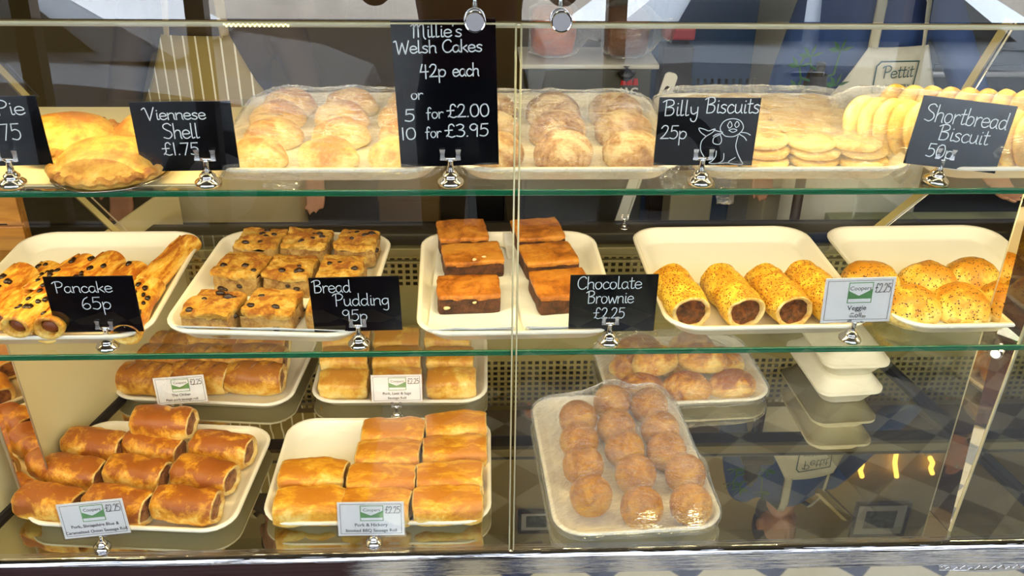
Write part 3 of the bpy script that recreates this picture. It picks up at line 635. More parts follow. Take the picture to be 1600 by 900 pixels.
# top shelf
tray_px('topA', (318, 276), (690, 276), ZT, 0.42, 'white film-covered tray of sugared shell pastries on the upper shelf', gt, rz=0, yf=0.05, w=0.385)
tray_px('topB', (712, 276), (1075, 276), ZT, 0.42, 'white film-covered tray of brown welsh cakes on the upper shelf', gt, rz=0, yf=0.05, w=0.385)
tray_px('topC', (1088, 276), (1448, 276), ZT, 0.42, 'white film-covered tray of pale layered biscuits on the upper shelf', gt, rz=0, yf=0.05, w=0.385)
tray_px('topD', (1468, 276), (1830, 276), ZT, 0.42, 'white film-covered tray behind the shortbread sign', gt, rz=0, yf=0.05, w=0.385)

# ================================================================== FILM
def film(key, items, label, over=0.0, hang=None, sag=0.000004, it=2200, seed=1.0, name='cling_film'):
    c, w, d, rz = TRAYS[key]; n, m = 220, 64
    o_ = np.array(rrect(w + 0.004, d + 0.004, 0.062, 12)); o_ = np.vstack([o_, o_[:1]])
    al = np.concatenate([[0], np.cumsum(np.hypot(*np.diff(o_, axis=0).T))]); tt = np.linspace(0, al[-1], n, endpoint=False)
    out = np.stack([np.interp(tt, al, o_[:, 0]), np.interp(tt, al, o_[:, 1])], 1)
    s = np.linspace(0.02, 1, m)[:, None, None]; P = out[None] * s
    X, Y = P[..., 0], P[..., 1]; H = np.full(X.shape, 0.012)
    for (x, y, rx, ry, zt, ex) in items:
        rx, ry = rx * 1.07, ry * 1.07; q = np.clip(1 - (np.abs((X - x) / rx) ** ex + np.abs((Y - y) / ry) ** ex), 0, None)
        H = np.maximum(H, np.where(q > 0, zt * (0.52 + 0.48 * q ** (1 / ex)), 0))
    H += 0.0025; Z = H.copy(); Z[:-1] = H.max(); Z[-1] = RIM + 0.002
    for _ in range(it):
        a = Z.copy(); a[1:-1] = (Z[2:] + Z[:-2] + np.roll(Z, 1, 1)[1:-1] + np.roll(Z, -1, 1)[1:-1]) / 4 - sag
        a[0] = a[1].mean(); Z[:-1] = np.maximum(a, H)[:-1]
    v = []; 
    for i in range(m):
        for j in range(n):
            x, y = P[i, j]; q = Vector((x, y, 0))
            k = 0.8 * mnoise.noise(q * 30 + Vector((seed, 0, seed)))
            w1 = mnoise.noise(Vector((x * 9 + seed, y * 9, 3))); w2 = mnoise.noise(Vector((x * 70 + 40 * y + 6 * w1, (y - .5 * x) * 9, seed))); w3 = mnoise.noise(Vector(((x - .4 * y) * 10, (y + .6 * x) * 85 + 5 * w1, seed + 7)))
            cr = (1 - abs(w2)) ** 7 * max(0, w1 + .35) * 1.5 + (1 - abs(w3)) ** 8 * max(0, .45 - w1) * 1.3
            v.append((x, y, Z[i, j] + (0.0014 * k + 0.0030 * cr) * (1 if i < m - 1 else 0.2) + 0.001))
    for sc_, zz in ((1.006, RIM - 0.008), (0.985, 0.010)):
        for j in range(n):
            x, y = out[j] * sc_; v.append((x, y, zz + 0.003 * mnoise.noise(Vector((x * 60, y * 60, seed)))))
    m += 2
    f = [(i * n + j, i * n + (j + 1) % n, (i + 1) * n + (j + 1) % n, (i + 1) * n + j) for i in range(m - 1) for j in range(n)]
    f.append(tuple(range(n)))
    o = MB().add(v, f).build(name, M['film'], None, True, None, c, (0, 0, rz)); tag(o, label, 'cling film', 'cling film over the trays')
    for (hx, hw, hl) in hang or []:
        g = MB(); gv = []; a, b = 12, 12
        for i in range(a):
            for j in range(b):
                t = i / (a - 1); u = (j / (b - 1) - 0.5) * hw * (1 - 0.35 * t)
                q = Vector((hx * 30 + u * 90, t * 4, seed)); zz = mnoise.noise(q)
                gv.append((hx + u + 0.004 * zz, -d / 2 - 0.003 - 0.013 * min(1, t * 1.3) - 0.004 * abs(zz), 0.018 * (1 - min(1, t * 2.0)) - hl * max(0, t - 0.55) / 0.45 + 0.003 * mnoise.noise(q * 1.7) + 0.003))
        g.add(gv, [(i * b + j, i * b + j + 1, (i + 1) * b + j + 1, (i + 1) * b + j) for i in range(a - 1) for j in range(b - 1)])
        g.build('loose_end', M['film'], o, True)
    return o

# ================================================================== PAPER LINERS
def liner(key, corners, label, z=0.0075, seed=0.0, lift=0.022):
    """sheet of greaseproof paper lying in the tray and climbing its sides"""
    c, w, d, rz = TRAYS[key]; a = 22; v = []
    (p00, p10, p01, p11) = corners
    for i in range(a + 1):
        for j in range(a + 1):
            s, t = i / a, j / a
            x = (p00[0] * (1 - s) + p10[0] * s) * (1 - t) + (p01[0] * (1 - s) + p11[0] * s) * t
            y = (p00[1] * (1 - s) + p10[1] * s) * (1 - t) + (p01[1] * (1 - s) + p11[1] * s) * t
            e = max(abs(x) - (w / 2 - 0.034), abs(y) - (d / 2 - 0.034), 0)
            nz = mnoise.noise(Vector((x * 14 + seed, y * 14, seed)))
            v.append((x, y, z + e * 0.98 + max(0, nz) * lift * (1 if e == 0 else 0.3) * (max(abs(s - .5), abs(t - .5)) * 2) ** 4 + 0.001))
    f = [(i * (a + 1) + j, (i + 1) * (a + 1) + j, (i + 1) * (a + 1) + j + 1, i * (a + 1) + j + 1) for i in range(a) for j in range(a)]
    o = MB().add(v, f).build('paper_liner', M['paper'], None, True, None, c, (0, 0, rz)); tag(o, label, 'paper liner', 'paper tray liners')
    s = o.modifiers.new('sheet', 'SOLIDIFY'); s.thickness = 0.0004
    return o

# ================================================================== FOOD SHAPES
def sausage_roll(name, Ln, hw, h, mat, seed, label, cat, group, ex=2.6, slashes=0, fill='filling', sag=0.12, spiral=False):
    t = thing(name, (0, 0, 0), label, cat, group); mb = MB(); rings = []; n = 26
    def sec(x, s, ds):
        out = []
        for j in range(n):
            a = 2 * math.pi * j / n; ca, sa = math.cos(a), math.sin(a)
            y = hw * math.copysign(abs(ca) ** (2 / ex), ca); z = h / 2 * math.copysign(abs(sa) ** (2 / ex), sa)
            if z < 0: z *= 0.98
            out.append((x, y * s, h / 2 + z * s))
        return out
    xs = np.linspace(-1, 1, 15)
    for x in xs:
        k = 1 - sag * abs(x) ** 6 + 0.02 * math.sin(x * 7 + seed)
        rings.append(sec(x * Ln / 2, k, 0))
    i0 = len(mb.v); mb.loft(rings, False, False)
    mb.displace(0.0045, 22, seed, i0).displace(0.0022, 60, seed).displace(0.001, 140, seed)
    for v_i in range(len(mb.v)):
        x, y, z = mb.v[v_i]; mb.v[v_i] = (x, y, max(z, 0.0))
    # rims of the cut ends
    for s in (0, -1):
        ring = [Vector(p) for p in mb.v[i0:i0 + n]] if s == 0 else [Vector(p) for p in mb.v[i0 + (len(xs) - 1) * n:i0 + len(xs) * n]]
        sg = -1 if s == 0 else 1; c = sum(ring, Vector()) / n
        rg = [ring, [c + (p - c) * 0.93 + Vector((sg * 0.003, 0, 0)) for p in ring], [c + (p - c) * 0.80 + Vector((-sg * 0.001, 0, 0)) for p in ring], [c + (p - c) * 0.74 + Vector((-sg * 0.006, 0, 0)) for p in ring]]
        mb.m = 1; mb.loft([[tuple(p) for p in r] for r in rg], False, False); mb.m = 0
        fb = MB(); fr = [[c + (p - c) * q + Vector((-sg * 0.005 + sg * 0.005 * (1 - q), 0, 0)) for p in ring] for q in (0.80, 0.6, 0.4, 0.2, 0.03)]
        fb.loft([[tuple(p) for p in r] for r in fr], False, True).displace(0.0022, 90, seed + 3)
        fb.build('filling', M[fill], t)
    mb.build('pastry', [mat, M['dough']], t)
    for k in range(slashes):
        x = (-0.28 + 0.28 * k) * Ln
        sb = MB(); sb.tube([(x - 0.006, -hw * 0.45, h * 0.985), (x, 0, h * 1.005), (x + 0.008, hw * 0.5, h * 0.975)], [0.001, 0.0034, 0.001], 8, 0.5)
        sb.build('slash', M['filling'], t)
    return t
def slab_food(name, w, d, h, top, side, seed, label, cat, group, extras=None, rough=0.003):
    t = thing(name, (0, 0, 0), label, cat, group)
    def grid_box(z0, z1, ov):
        mb = MB(); rings = []; nx = 10
        def outline(s, z):
            pts = []
            for e in range(4):
                for k in range(nx):
                    u = -1 + 2 * k / nx
                    p = [(u, -1), (1, u), (-u, 1), (-1, -u)][e]
                    r = 1 - 0.035 * (abs(p[0] * p[1])) ** 6
                    pts.append((p[0] * w / 2 * s * r, p[1] * d / 2 * s * r, z))
            return pts
        return outline
    ol = grid_box(0, h, 0); zt = h * 0.80
    mb = MB(); mb.loft([ol(0.97, 0), ol(1.0, 0.003), ol(1.0, h * 0.4), ol(0.99, zt)], True, False).displace(rough, 40, seed).displace(rough * 0.5, 130, seed)
    for i in range(len(mb.v)): mb.v[i] = (mb.v[i][0], mb.v[i][1], max(mb.v[i][2], 0))
    mb.build('crumb', M[side], t, True, 40)
    tb = MB(); tb.loft([ol(0.985, zt - 0.003), ol(1.01, zt + 0.002), ol(1.005, h * 0.95), ol(0.97, h)] + [ol(q, h + 0.002 * (1 - q)) for q in (0.85, 0.7, 0.5, 0.3, 0.1, 0.02)], False, True).displace(rough, 38, seed + 2).displace(rough * 0.6, 120, seed)
    tb.build('crust', M[top], t, True, 50)
    rr = random.Random(seed)
    for (kind, cnt, mat, rs) in extras or []:
        for _ in range(cnt):
            if rr.random() < 0.72: p = (rr.uniform(-.42, .42) * w, rr.uniform(-.42, .42) * d, h + 0.0005)
            else: p = (rr.uniform(-.42, .42) * w, -d / 2 * 0.985, rr.uniform(.2, .7) * h) if rr.random() < .6 else (w / 2 * 0.985, rr.uniform(-.42, .42) * d, rr.uniform(.2, .7) * h)
            b = MB(); r = rs * rr.uniform(.75, 1.2); b.ball(p, (r * rr.uniform(1, 1.5), r, r * 0.75), 10, 7).displace(r * .25, 120, rr.random() * 9)
            b.build(kind, M[mat], t)
    return t
def dome(name, rx, ry, h, mat, seed, label, cat, group, base=None, ex=2.3, amp=0.003, foot=0.25):
    mb = MB(); rings = []; n = 30
    prof = [(0.86, 0.0), (0.97, foot * 0.35), (1.0, foot)] + [(math.cos(a), foot + (1 - foot) * math.sin(a)) for a in np.linspace(0.12, math.pi / 2 * 0.97, 9)]
    for s, z in prof:
        r = []
        for j in range(n):
            a = 2 * math.pi * j / n; ca, sa = math.cos(a), math.sin(a)
            r.append((rx * s * math.copysign(abs(ca) ** (2 / ex), ca), ry * s * math.copysign(abs(sa) ** (2 / ex), sa), z * h))
        rings.append(r)
    mb.loft(rings).displace(amp, 28, seed).displace(amp * .35, 90, seed)
    for i in range(len(mb.v)): mb.v[i] = (mb.v[i][0], mb.v[i][1], max(mb.v[i][2], 0))
    if not base:
        o = mb.build(name, mat); return tag(o, label, cat, group)
    t = thing(name, (0, 0, 0), label, cat, group); mb.build('crust', mat, t)
    b = MB(); b.lathe([(rx * .80, 0), (rx * .98, 0.001), (rx * 1.04, h * .16), (rx * 1.0, h * .30), (rx * .9, h * .34)], 30)
    for i in range(len(b.v)): b.v[i] = (b.v[i][0], b.v[i][1] * ry / rx, b.v[i][2])
    b.displace(amp, 40, seed + 5)
    for i in range(len(b.v)): b.v[i] = (b.v[i][0], b.v[i][1], max(b.v[i][2], 0))
    b.build('base', base, t); return t
def put(o, p, rz=0.0, rx=0.0, ry=0.0):
    o.location = p; o.rotation_euler = (rx, ry, rz); return o

# ---------------- deck, front: spiced rolls
def rolls(protos, spots, group, labels, z, h=0.05):
    used = set(); out = []
    for i, (px, py, rz, lay, k) in enumerate(spots):
        p = at(px, py, z=z + 0.006 + lay + h * 0.5); p.z -= h * 0.5
        if k not in used: o = protos[k]; used.add(k); o['label'] = labels[i]; put(o, p, R(rz))
        else: o = dup(protos[k], p, R(rz), labels[i], group)
        out.append(o)
    for k in range(len(protos)):
        if k not in used:
            for c in list(protos[k].children): bpy.data.objects.remove(c)
            bpy.data.objects.remove(protos[k])
    return out
g = 'spiced sausage rolls on the deck tray'
pr_ = [sausage_roll('sausage_roll', 0.124, 0.038, 0.066, M['roll_spicy'], 1.3 + k, '', 'sausage roll', g) for k in range(4)]
sp = [(80, 787, -13, 0, 0), (188, 790, -16, 0, 1), (293, 791, -10, 0, 2), (117, 741, -14, 0, 3), (217, 742, -15, 0, 2), (321, 744, -17, 0, 0), (151, 697, -13, 0, 1), (245, 700, -18, 0, 3), (349, 702, -14, 0, 1), (257, 662, -8, 0.045, 2)]
lb = ['spiced sausage roll behind the Shropshire Blue card, nearest the mirrored post', 'spiced sausage roll second along the front row, just behind its price card corner', 'spiced sausage roll third along the front row, its cut end showing',
      'spiced sausage roll first in the second row of the ten-roll tray', 'spiced sausage roll in the middle of the second row', 'spiced sausage roll third in the second row, by the tray rim',
      'spiced sausage roll first in the back row of the ten-roll tray', 'spiced sausage roll in the middle of the back row, under the stacked one', 'spiced sausage roll third in the back row, by the tray rim', 'spiced sausage roll stacked on top of the back row']
rolls(pr_, sp, g, lb, ZD, 0.060)
# ---------------- deck, front: glazed rolls
g = 'glazed barbecue sausage rolls on the deck tray'
pr_ = [sausage_roll('sausage_roll', 0.134, 0.041, 0.058, M['roll_gold'], 11.3 + k, '', 'sausage roll', g, ex=3.4) for k in range(4)]
sp = [(484, 793, 0, 0, 0), (490, 748, -2, 0, 1), (588, 795, -2, 0, 2), (598, 756, -2, 0, 3), (607, 717, -1, 0, 1), (615, 682, -2, 0, 0), (700, 792, 2, 0, 3), (703, 752, 2, 0, 2), (710, 710, 2, 0, 0), (712, 672, 5, 0, 1)]
lb = ['glazed sausage roll in front of the empty tray corner', 'glazed sausage roll at the edge of the empty tray corner, second from the front', 'glazed sausage roll mostly hidden behind the smoked BBQ card', 'glazed sausage roll just above the smoked BBQ card',
      'glazed sausage roll third from the front in the middle column', 'glazed sausage roll at the back of the middle column', 'large glazed sausage roll at the front by the glass joint', 'glazed sausage roll second from the front by the glass joint', 'glazed sausage roll third from the front by the glass joint', 'glazed sausage roll at the back by the glass joint, tilted upwards']
rolls(pr_, sp, g, lb, ZD, 0.05)
# ---------------- deck, back trays
g = 'slashed plain sausage rolls at the deck back'
pr_ = [sausage_roll('sausage_roll', 0.130, 0.042, 0.074, M['roll_oink'], 21.3 + k, '', 'sausage roll', g, ex=2.4, slashes=3) for k in range(3)]
sp = [(232, 596, -8, 0, 0), (316, 594, -6, 0, 1), (400, 594, -4, 0, 2), (252, 566, -6, 0, 1), (330, 566, -6, 0, 2), (406, 566, -6, 0, 0), (262, 545, -6, 0, 2), (336, 543, -6, 0, 0), (410, 542, -5, 0, 1)]
lb = ['slashed sausage roll at the near corner behind The Oinker card', 'slashed sausage roll hidden half behind The Oinker card', 'slashed sausage roll with dark cuts beside The Oinker card', 'slashed sausage roll first in the second row of The Oinker tray', 'slashed sausage roll in the middle of The Oinker tray', 'slashed sausage roll third in the second row of The Oinker tray',
      'slashed sausage roll first in the rear row of The Oinker tray', 'slashed sausage roll middle of the rear row of The Oinker tray', 'slashed sausage roll third in the rear row of The Oinker tray']
rolls(pr_, sp, g, lb, ZD, 0.06)
g = 'pale leek sausage rolls at the deck back'
pr_ = [sausage_roll('sausage_roll', 0.112, 0.040, 0.062, M['roll_pale'], 31.3 + k, '', 'sausage roll', g, ex=3.2) for k in range(3)]
sp = [(538, 602, 0, 0, 0), (622, 600, 0, 0, 1), (706, 600, 1, 0, 2), (541, 566, 0, 0, 1), (622, 566, 0, 0, 2), (703, 566, 0, 0, 0), (544, 536, 0, 0, 2), (620, 536, 0, 0, 0), (700, 536, 0, 0, 1)]
lb = ['pale sausage roll in the front row, ahead of the leek and sage card', 'pale sausage roll hidden behind the leek and sage card', 'pale sausage roll in the front row past the leek and sage card', 'pale sausage roll first in the second row of the leek tray', 'pale sausage roll in the middle of the leek tray', 'pale sausage roll third in the second row of the leek tray',
      'pale sausage roll first in the rear row of the leek tray', 'pale sausage roll middle of the rear row of the leek tray', 'pale sausage roll third in the rear row of the leek tray']
rolls(pr_, sp, g, lb, ZD, 0.055)
# wrapped pasties
g = 'golden pasties under film at the deck back'
pz_ = [dome('wrapped_pasty', 0.062, 0.042, 0.060, M['roll_spicy'], 41 + k, 'golden pasty under the crinkled film at the deck back', 'pasty', g, ex=2.0) for k in range(2)]
it_ = []; first = [True, True]
for i, (x, y, z, rz) in enumerate(((-.115, -.08, 0, 10), (0.0, -.085, 0, -5), (.115, -.08, 0, 6), (-.11, .02, 0, 0), (.01, .02, 0, 8), (.115, .02, 0, -8), (-.08, .10, 0, 0), (.06, .10, 0, 0), (-.07, -.03, .045, 20), (.05, -.03, .045, -12))):
    k = i % 2; p = L('backR', x, y, 0.006 + z)
    if first[k]: put(pz_[k], p, R(rz)); first[k] = False
    else:
        o = pz_[k].copy(); COL.objects.link(o); put(o, p, R(rz))
    it_.append((x, y, .068, .055, .07 + z, 2))
film('backR', it_, 'crinkled cling film over the golden pasties at the deck back', seed=3.1)
# scotch eggs
g = 'scotch eggs under film'
eg = []
for k in range(3):
    mb = MB().ball((0, 0, 0.0435), (0.0435, 0.0435, 0.0435), 28, 20).displace(0.0022, 22, k * 3.3).displace(0.0009, 140, k)
    eg.append(tag(mb.build('scotch_egg', M['egg']), 'x', 'scotch egg', g))
it_ = []; c, w, d, rz = TRAYS['eggs']
el = [(956, 625), (1014, 631), (903, 653), (963, 668), (1032, 672), (905, 690), (977, 705), (1043, 708), (913, 733), (995, 748), (1073, 748), (926, 785), (1006, 805), (1084, 801)]
en = ['first of the pair at the far end of the tray', 'second of the pair at the far end of the tray', 'first in the second row from the back', 'second in the second row from the back', 'third in the second row from the back',
      'first in the third row from the back', 'second in the third row from the back', 'third in the third row from the back', 'first in the row behind the front row', 'middle of the row behind the front row', 'third in the row behind the front row', 'first in the front row, under crinkled film', 'middle of the front row, with a bluish glint', 'third in the front row, at the tray corner']
for i, (px, py) in enumerate(el):
    p = at(px, py, z=ZD + 0.006 + 0.046); p.z = ZD + 0.0065; p.y = .237 + (p.y - .219 - .010) * .92
    o = eg[i] if i < 3 else eg[i % 3].copy()
    if i >= 3: COL.objects.link(o)
    o['label'] = 'breadcrumbed scotch egg ' + en[i]; put(o, p, rnd.uniform(0, 6))
    q = p - c; q = Vector((q.x * math.cos(-rz) - q.y * math.sin(-rz), q.x * math.sin(-rz) + q.y * math.cos(-rz)))
    it_.append((q.x, q.y, .046, .046, .1005, 2.0))
film('eggs', it_, 'cling film stretched over the fourteen scotch eggs', seed=8.2)

# ---------------- middle shelf: bread pudding
liner('bread', ((-.15, -.204), (.15, -.204), (-.13, .16), (.14, .16)), 'greaseproof paper under the bread pudding squares', seed=2)
g = 'bread pudding squares'
BT = [(334, 472, -12), (425, 470, -9), (518, 468, -3), (378, 411, -11), (455, 414, -8), (534, 414, -6), (407, 370, -9), (479, 370, -4), (558, 372, -6)]
bn = ['at the tray front corner beside the curled paper', 'second in the front row', 'third in the front row, half behind the Bread Pudding sign', 'first in the middle row', 'second in the middle row', 'third in the middle row, above the Bread Pudding sign', 'first in the back row', 'second in the back row', 'third in the back row, dusted with sugar']
for i, (px, py, rz) in enumerate(BT):
    p = at(px, py, z=ZM + 0.009 + 0.047); p.z = ZM + 0.0095
    w_ = 0.082 if px > 500 else 0.091
    o = slab_food('bread_pudding', w_, 0.088 if i < 6 else 0.08, 0.047, 'bread', 'breadside', 5 + i, 'raisin bread pudding square ' + bn[i], 'bread pudding', g, [('raisin', 6, 'raisin', 0.0060)], 0.0048)
    put(o, p, R(rz))
# ---------------- brownies
liner('brown', ((-.165, -.200), (-.01, -.207), (-.150, .215), (0.02, .16)), 'greaseproof paper under the brownie column nearest the bread pudding', seed=5)
liner('brown', ((.01, -.207), (.16, -.198), (-.01, .20), (.12, .19)), 'greaseproof paper under the brownie column beside the glass joint', seed=7.7)
g = 'chocolate brownies'
BR = [(722, 357, 6, .104, .10), (738, 394, 7, .120, .088), (732, 446, 3, .118, .085), (840, 356, 9, .102, .10), (857, 394, 10, .108, .09), (878, 441, 9, .110, .11)]
bn = ['at the back of the column nearest the bread pudding', 'in the middle of the column nearest the bread pudding', 'at the front on white paper, under a pale reflection', 'at the back of the second column', 'in the middle of the second column', 'at the front of the second column, behind the Chocolate Brownie sign']
for i, (px, py, rz, w_, d_) in enumerate(BR):
    p = at(px, py, z=ZM + 0.009 + 0.038); p.z = ZM + 0.0095
    put(slab_food('brownie', w_, d_, 0.038, 'browncrust', 'brownside', 40 + i * 3, 'chocolate brownie ' + bn[i], 'brownie', g, [('chocolate_chunk', 2, 'nut', 0.004)] if i in (1, 2) else None, 0.0018), p, R(rz))
# ---------------- veggie rolls
g = 'seeded veggie rolls'
pr_ = [sausage_roll('veggie_roll', 0.135, 0.0385, 0.070, M['veggie'], 61.3 + k, '', 'veggie roll', g, ex=2.1, fill='filling_veg', sag=0.05) for k in range(2)]
VT = [(1063, 458, 97, 0), (1143, 458, 99, 1), (1215, 457, 101, 0), (1278, 452, 104, 1)]
vn = ['first in line, behind the Chocolate Brownie sign edge', 'second in line, its filling facing the glass', 'third in line, its filling facing the glass', 'last in line, half behind the Veggie Roll card']
for i, (px, py, rz, k) in enumerate(VT):
    p = at(px, py, z=ZM + 0.006 + 0.04); p.z = ZM + 0.0065
    if i < 2: put(pr_[i], p, R(rz)); pr_[i]['label'] = 'seeded veggie roll ' + vn[i]
    else: dup(pr_[k], p, R(rz), 'seeded veggie roll ' + vn[i], g)
# ---------------- poppy seed pasties
g = 'poppy seed pasties'
pr_ = [dome('poppy_seed_pasty', 0.056, 0.053, 0.060, M['pasty'], 71.3 + k, '', 'pasty', g, base=M['pasty_base'], amp=0.004) for k in range(3)]
PT = [(1362, 428, 0), (1452, 430, 1), (1521, 424, 2), (1424, 468, 2), (1504, 466, 0), (1578, 462, 1)]
pn = ['first in the back row, above the Veggie Roll card', 'second in the back row', 'third in the back row', 'first in the front row, beside the Veggie Roll card', 'second in the front row, on white paper', 'third in the front row, with pale green filling at its base']
for i, (px, py, k) in enumerate(PT):
    p = at(px, py, z=ZM + 0.006 + 0.036); p.z = ZM + 0.0065
    if i < 3: put(pr_[k], p, R(20 * i)); pr_[k]['label'] = 'poppy seed pasty ' + pn[i]
    else: dup(pr_[k], p, R(70 + 45 * i), 'poppy seed pasty ' + pn[i], g)
liner('pasty', ((-.16, -.185), (.16, -.185), (-.15, -.08), (.15, -.08)), 'strip of white paper under the front row of poppy seed pasties', seed=12)
# ---------------- pancakes
g = 'rolled pancakes'
def pancake(Ln, r, seed, chips, label):
    t = thing('pancake', (0, 0, 0), label, 'pancake', g); mb = MB(); rings = []; n = 20
    for x in np.linspace(-1, 1, 13):
        k = 1 + 0.06 * math.sin(3 * x + seed)
        rings.append([(x * Ln / 2, r * 1.15 * k * math.cos(2 * math.pi * j / n), r * 0.9 + 0.9 * r * k * math.sin(2 * math.pi * j / n)) for j in range(n)])
    mb.loft(rings, False, False); 
    for sgn, rg in ((-1, rings[0]), (1, rings[-1])):
        c = sum((Vector(p) for p in rg), Vector()) / n
        mb.loft([rg, [tuple(c + (Vector(p) - c) * .86 + Vector((sgn * .002, 0, 0))) for p in rg], [tuple(c + (Vector(p) - c) * .66 + Vector((-sgn * .001, 0, 0))) for p in rg], [tuple(c + (Vector(p) - c) * .60 + Vector((-sgn * .010, 0, 0))) for p in rg]], False, False)
    # the free edge of the rolled sheet
    a0 = R(50); ed = []
    for x in np.linspace(-.97, .97, 13):
        ed.append((x * Ln / 2, r * 1.17 * math.cos(a0), r * .9 + .93 * r * math.sin(a0)))
    mb.tube(ed, 0.0022, 6)
    mb.displace(0.003, 30, seed).displace(0.0008, 110, seed)
    mb.build('rolled_skin', M['pancake'], t)
    for sgn in (-1, 1):
        f = MB().ball((sgn * (Ln / 2 - .010), 0, r * .9), (.006, r * .66, r * .55), 14, 8).displace(.002, 80, seed); f.build('filling', M['chocfill'], t)
    rr = random.Random(int(seed * 10))
    for _ in range(chips):
        a = R(rr.uniform(45, 135)); x = rr.uniform(-.44, .44) * Ln
        p = (x, r * 1.15 * math.cos(a), r * .9 + r * .92 * math.sin(a)); q = rr.uniform(.0036, .0062)
        MB().ball(p, (q * 1.5, q, q * .8), 8, 6).displace(q * .3, 150, seed + x * 50).build('chocolate_chip', M['choc'], t)
    return t
PC = [((297, 378), (228, 446), 0, 0, 'long plain rolled pancake along the tray rim'),
      ((236, 446), (196, 520), 0, 12, 'chocolate chip pancake at the rim end, half behind the Pancake sign'),
      ((212, 420), (140, 496), 0, 7, 'chocolate chip pancake above the top edge of the Pancake sign'),
      ((178, 404), (98, 470), .012, 6, 'chocolate chip pancake in the middle of the pile'),
      ((150, 430), (70, 520), 0, 3, 'pancake hidden mostly behind the Pancake sign'),
      ((138, 408), (52, 462), .022, 8, 'chocolate chip pancake on top of the pile, far from the rim'),
      ((82, 420), (-6, 500), .004, 12, 'chocolate chip pancake thick with chips, near the edge of view'),
      ((98, 444), (24, 510), .026, 9, 'chocolate chip pancake with its open end towards the glass'),
      ((112, 470), (74, 512), .02, 4, 'pancake with its open end just beside the Pancake sign'),
      ((40, 424), (-50, 492), .024, 8, 'chocolate chip pancake at the very edge of view')]
for i, (a, b, z, ch, lab) in enumerate(PC):
    r = .0225; A, B = at(*a, z=ZM + .007 + r + z), at(*b, z=ZM + .007 + r + z)
    o = pancake((A - B).length, r, 3.1 + i, ch, lab); m_ = (A + B) / 2; m_.z = ZM + .007 + z
    put(o, m_, math.atan2((A - B).y, (A - B).x))

# ---------------- upper shelf
def scatter(key, protos, spots, label_fn, ex=2.0, rx=.05, ry=.05, zt=.05):
    it = []; first = [True] * len(protos)
    for i, s in enumerate(spots):
        x, y, z, rz = s[:4]; k = i % len(protos); p = L(key, x, y, .006 + z)
        if first[k]: o = protos[k]; first[k] = False
        else: o = protos[k].copy(); COL.objects.link(o)
        o['label'] = label_fn(i); put(o, p, R(rz)); it.append((x, y, rx, ry, zt + z, ex))
    return it
g = 'shell pastries under film'
ps = [dome('shell_pastry', .053, .042, .050, M['shell'], 81.3 + k, '', 'shell pastry', g, ex=2.0, amp=.004) for k in range(3)]
sp = [(x + .01 * (j % 2), y, 0, rnd.uniform(-20, 20)) for j, y in enumerate((-.13, -.03, .07, .15)) for x in (-.125, -.005, .115)]
nm = ['front', 'second', 'third', 'rear']
it = scatter('topA', ps, sp, lambda i: 'golden shell pastry dusted with sugar, %s in the %s row under film' % (ORD[i % 3], nm[i // 3]), rx=.058, ry=.046, zt=.055)
film('topA', it, 'glossy cling film over the shell pastries', seed=5.5, hang=[(-.07, .07, .012)])
g = 'welsh cakes under film'
ps = [dome('welsh_cake', .052, .050, .058, M['welsh'], 91.3 + k, '', 'welsh cake', g, ex=2.2, amp=.004, foot=.35) for k in range(3)]
sp = [(x, y, 0, rnd.uniform(0, 90)) for y in (-.125, -.015, .095) for x in (-.125, -.005, .115)]
it = scatter('topB', ps, sp, lambda i: 'thick brown sugared welsh cake, %s in the %s row under film' % (ORD[i % 3], nm[i // 3]), rx=.056, ry=.054, zt=.064)
film('topB', it, 'glossy cling film over the welsh cakes', seed=6.4, hang=[(.17, .05, .012)])
g = 'pale biscuits piled under film'
ps = [tag(MB().lathe([(.030, 0), (.043, .001), (.046, .006), (.044, .011), (.036, .0135), (.015, .0145), (.001, .0145)], 28, wob=lambda t, k=k: 1 + .03 * math.sin(9 * t * 6.28 / 3 + k)).displace(.0018, 40, k).build('biscuit', M['biscuit']), 'x', 'biscuit', g) for k in range(3)]
sp = []
for lay in range(3):
    for j, y in enumerate((-.125, -.05, .03, .11)):
        for x in (-.13, -.045, .045, .13):
            sp.append((x * (1 - .06 * lay) + rnd.uniform(-.008, .008), y * (1 - .06 * lay) + rnd.uniform(-.008, .008), lay * .0155, rnd.uniform(0, 360)))
scatter('topC', ps, sp, lambda i: 'pale round biscuit in the flat pile under film on the upper shelf')
film('topC', [(0, 0, .185, .175, .058, 5)], 'shiny cling film over the flat pile of biscuits', seed=9.3, hang=[(-.135, .045, .03)])
# shortbread rounds standing in rows
g = 'shortbread rounds standing in a row under film'
ps = [tag(MB().lathe([(.036, 0), (.050, .001), (.0525, .006), (.0505, .011), (.044, .013), (.015, .014), (.001, .014)], 32).displace(.0015, 30, k).build('shortbread', M['short']), 'x', 'shortbread', g) for k in range(2)]
first = [True, True]; SD = []
for row, (A, B, cnt, zz) in enumerate(((at(1350, 196, z=ZT + .060), at(1640, 226, z=ZT + .060), 13, 0), (at(1400, 176, z=ZT + .060), at(1690, 190, z=ZT + .060), 11, 0))):
    for i in range(cnt):
        t = i / (cnt - 1); p = A.lerp(B, t); d = (B - A).normalized(); k = i % 2
        o = ps[k]
        if first[k]: first[k] = False
        else: o = ps[k].copy(); COL.objects.link(o)
        nrm = (d * .55 + Vector((0, -.72, .34))).normalized()
        o['label'] = 'pale gold shortbread round standing on edge in the %s row under film' % ('near' if row == 0 else 'far')
        o.rotation_euler = nrm.to_track_quat('Z', 'Y').to_euler(); o.location = p - nrm * .007; SD.append(o)
mn = min(o.location.y for o in SD)
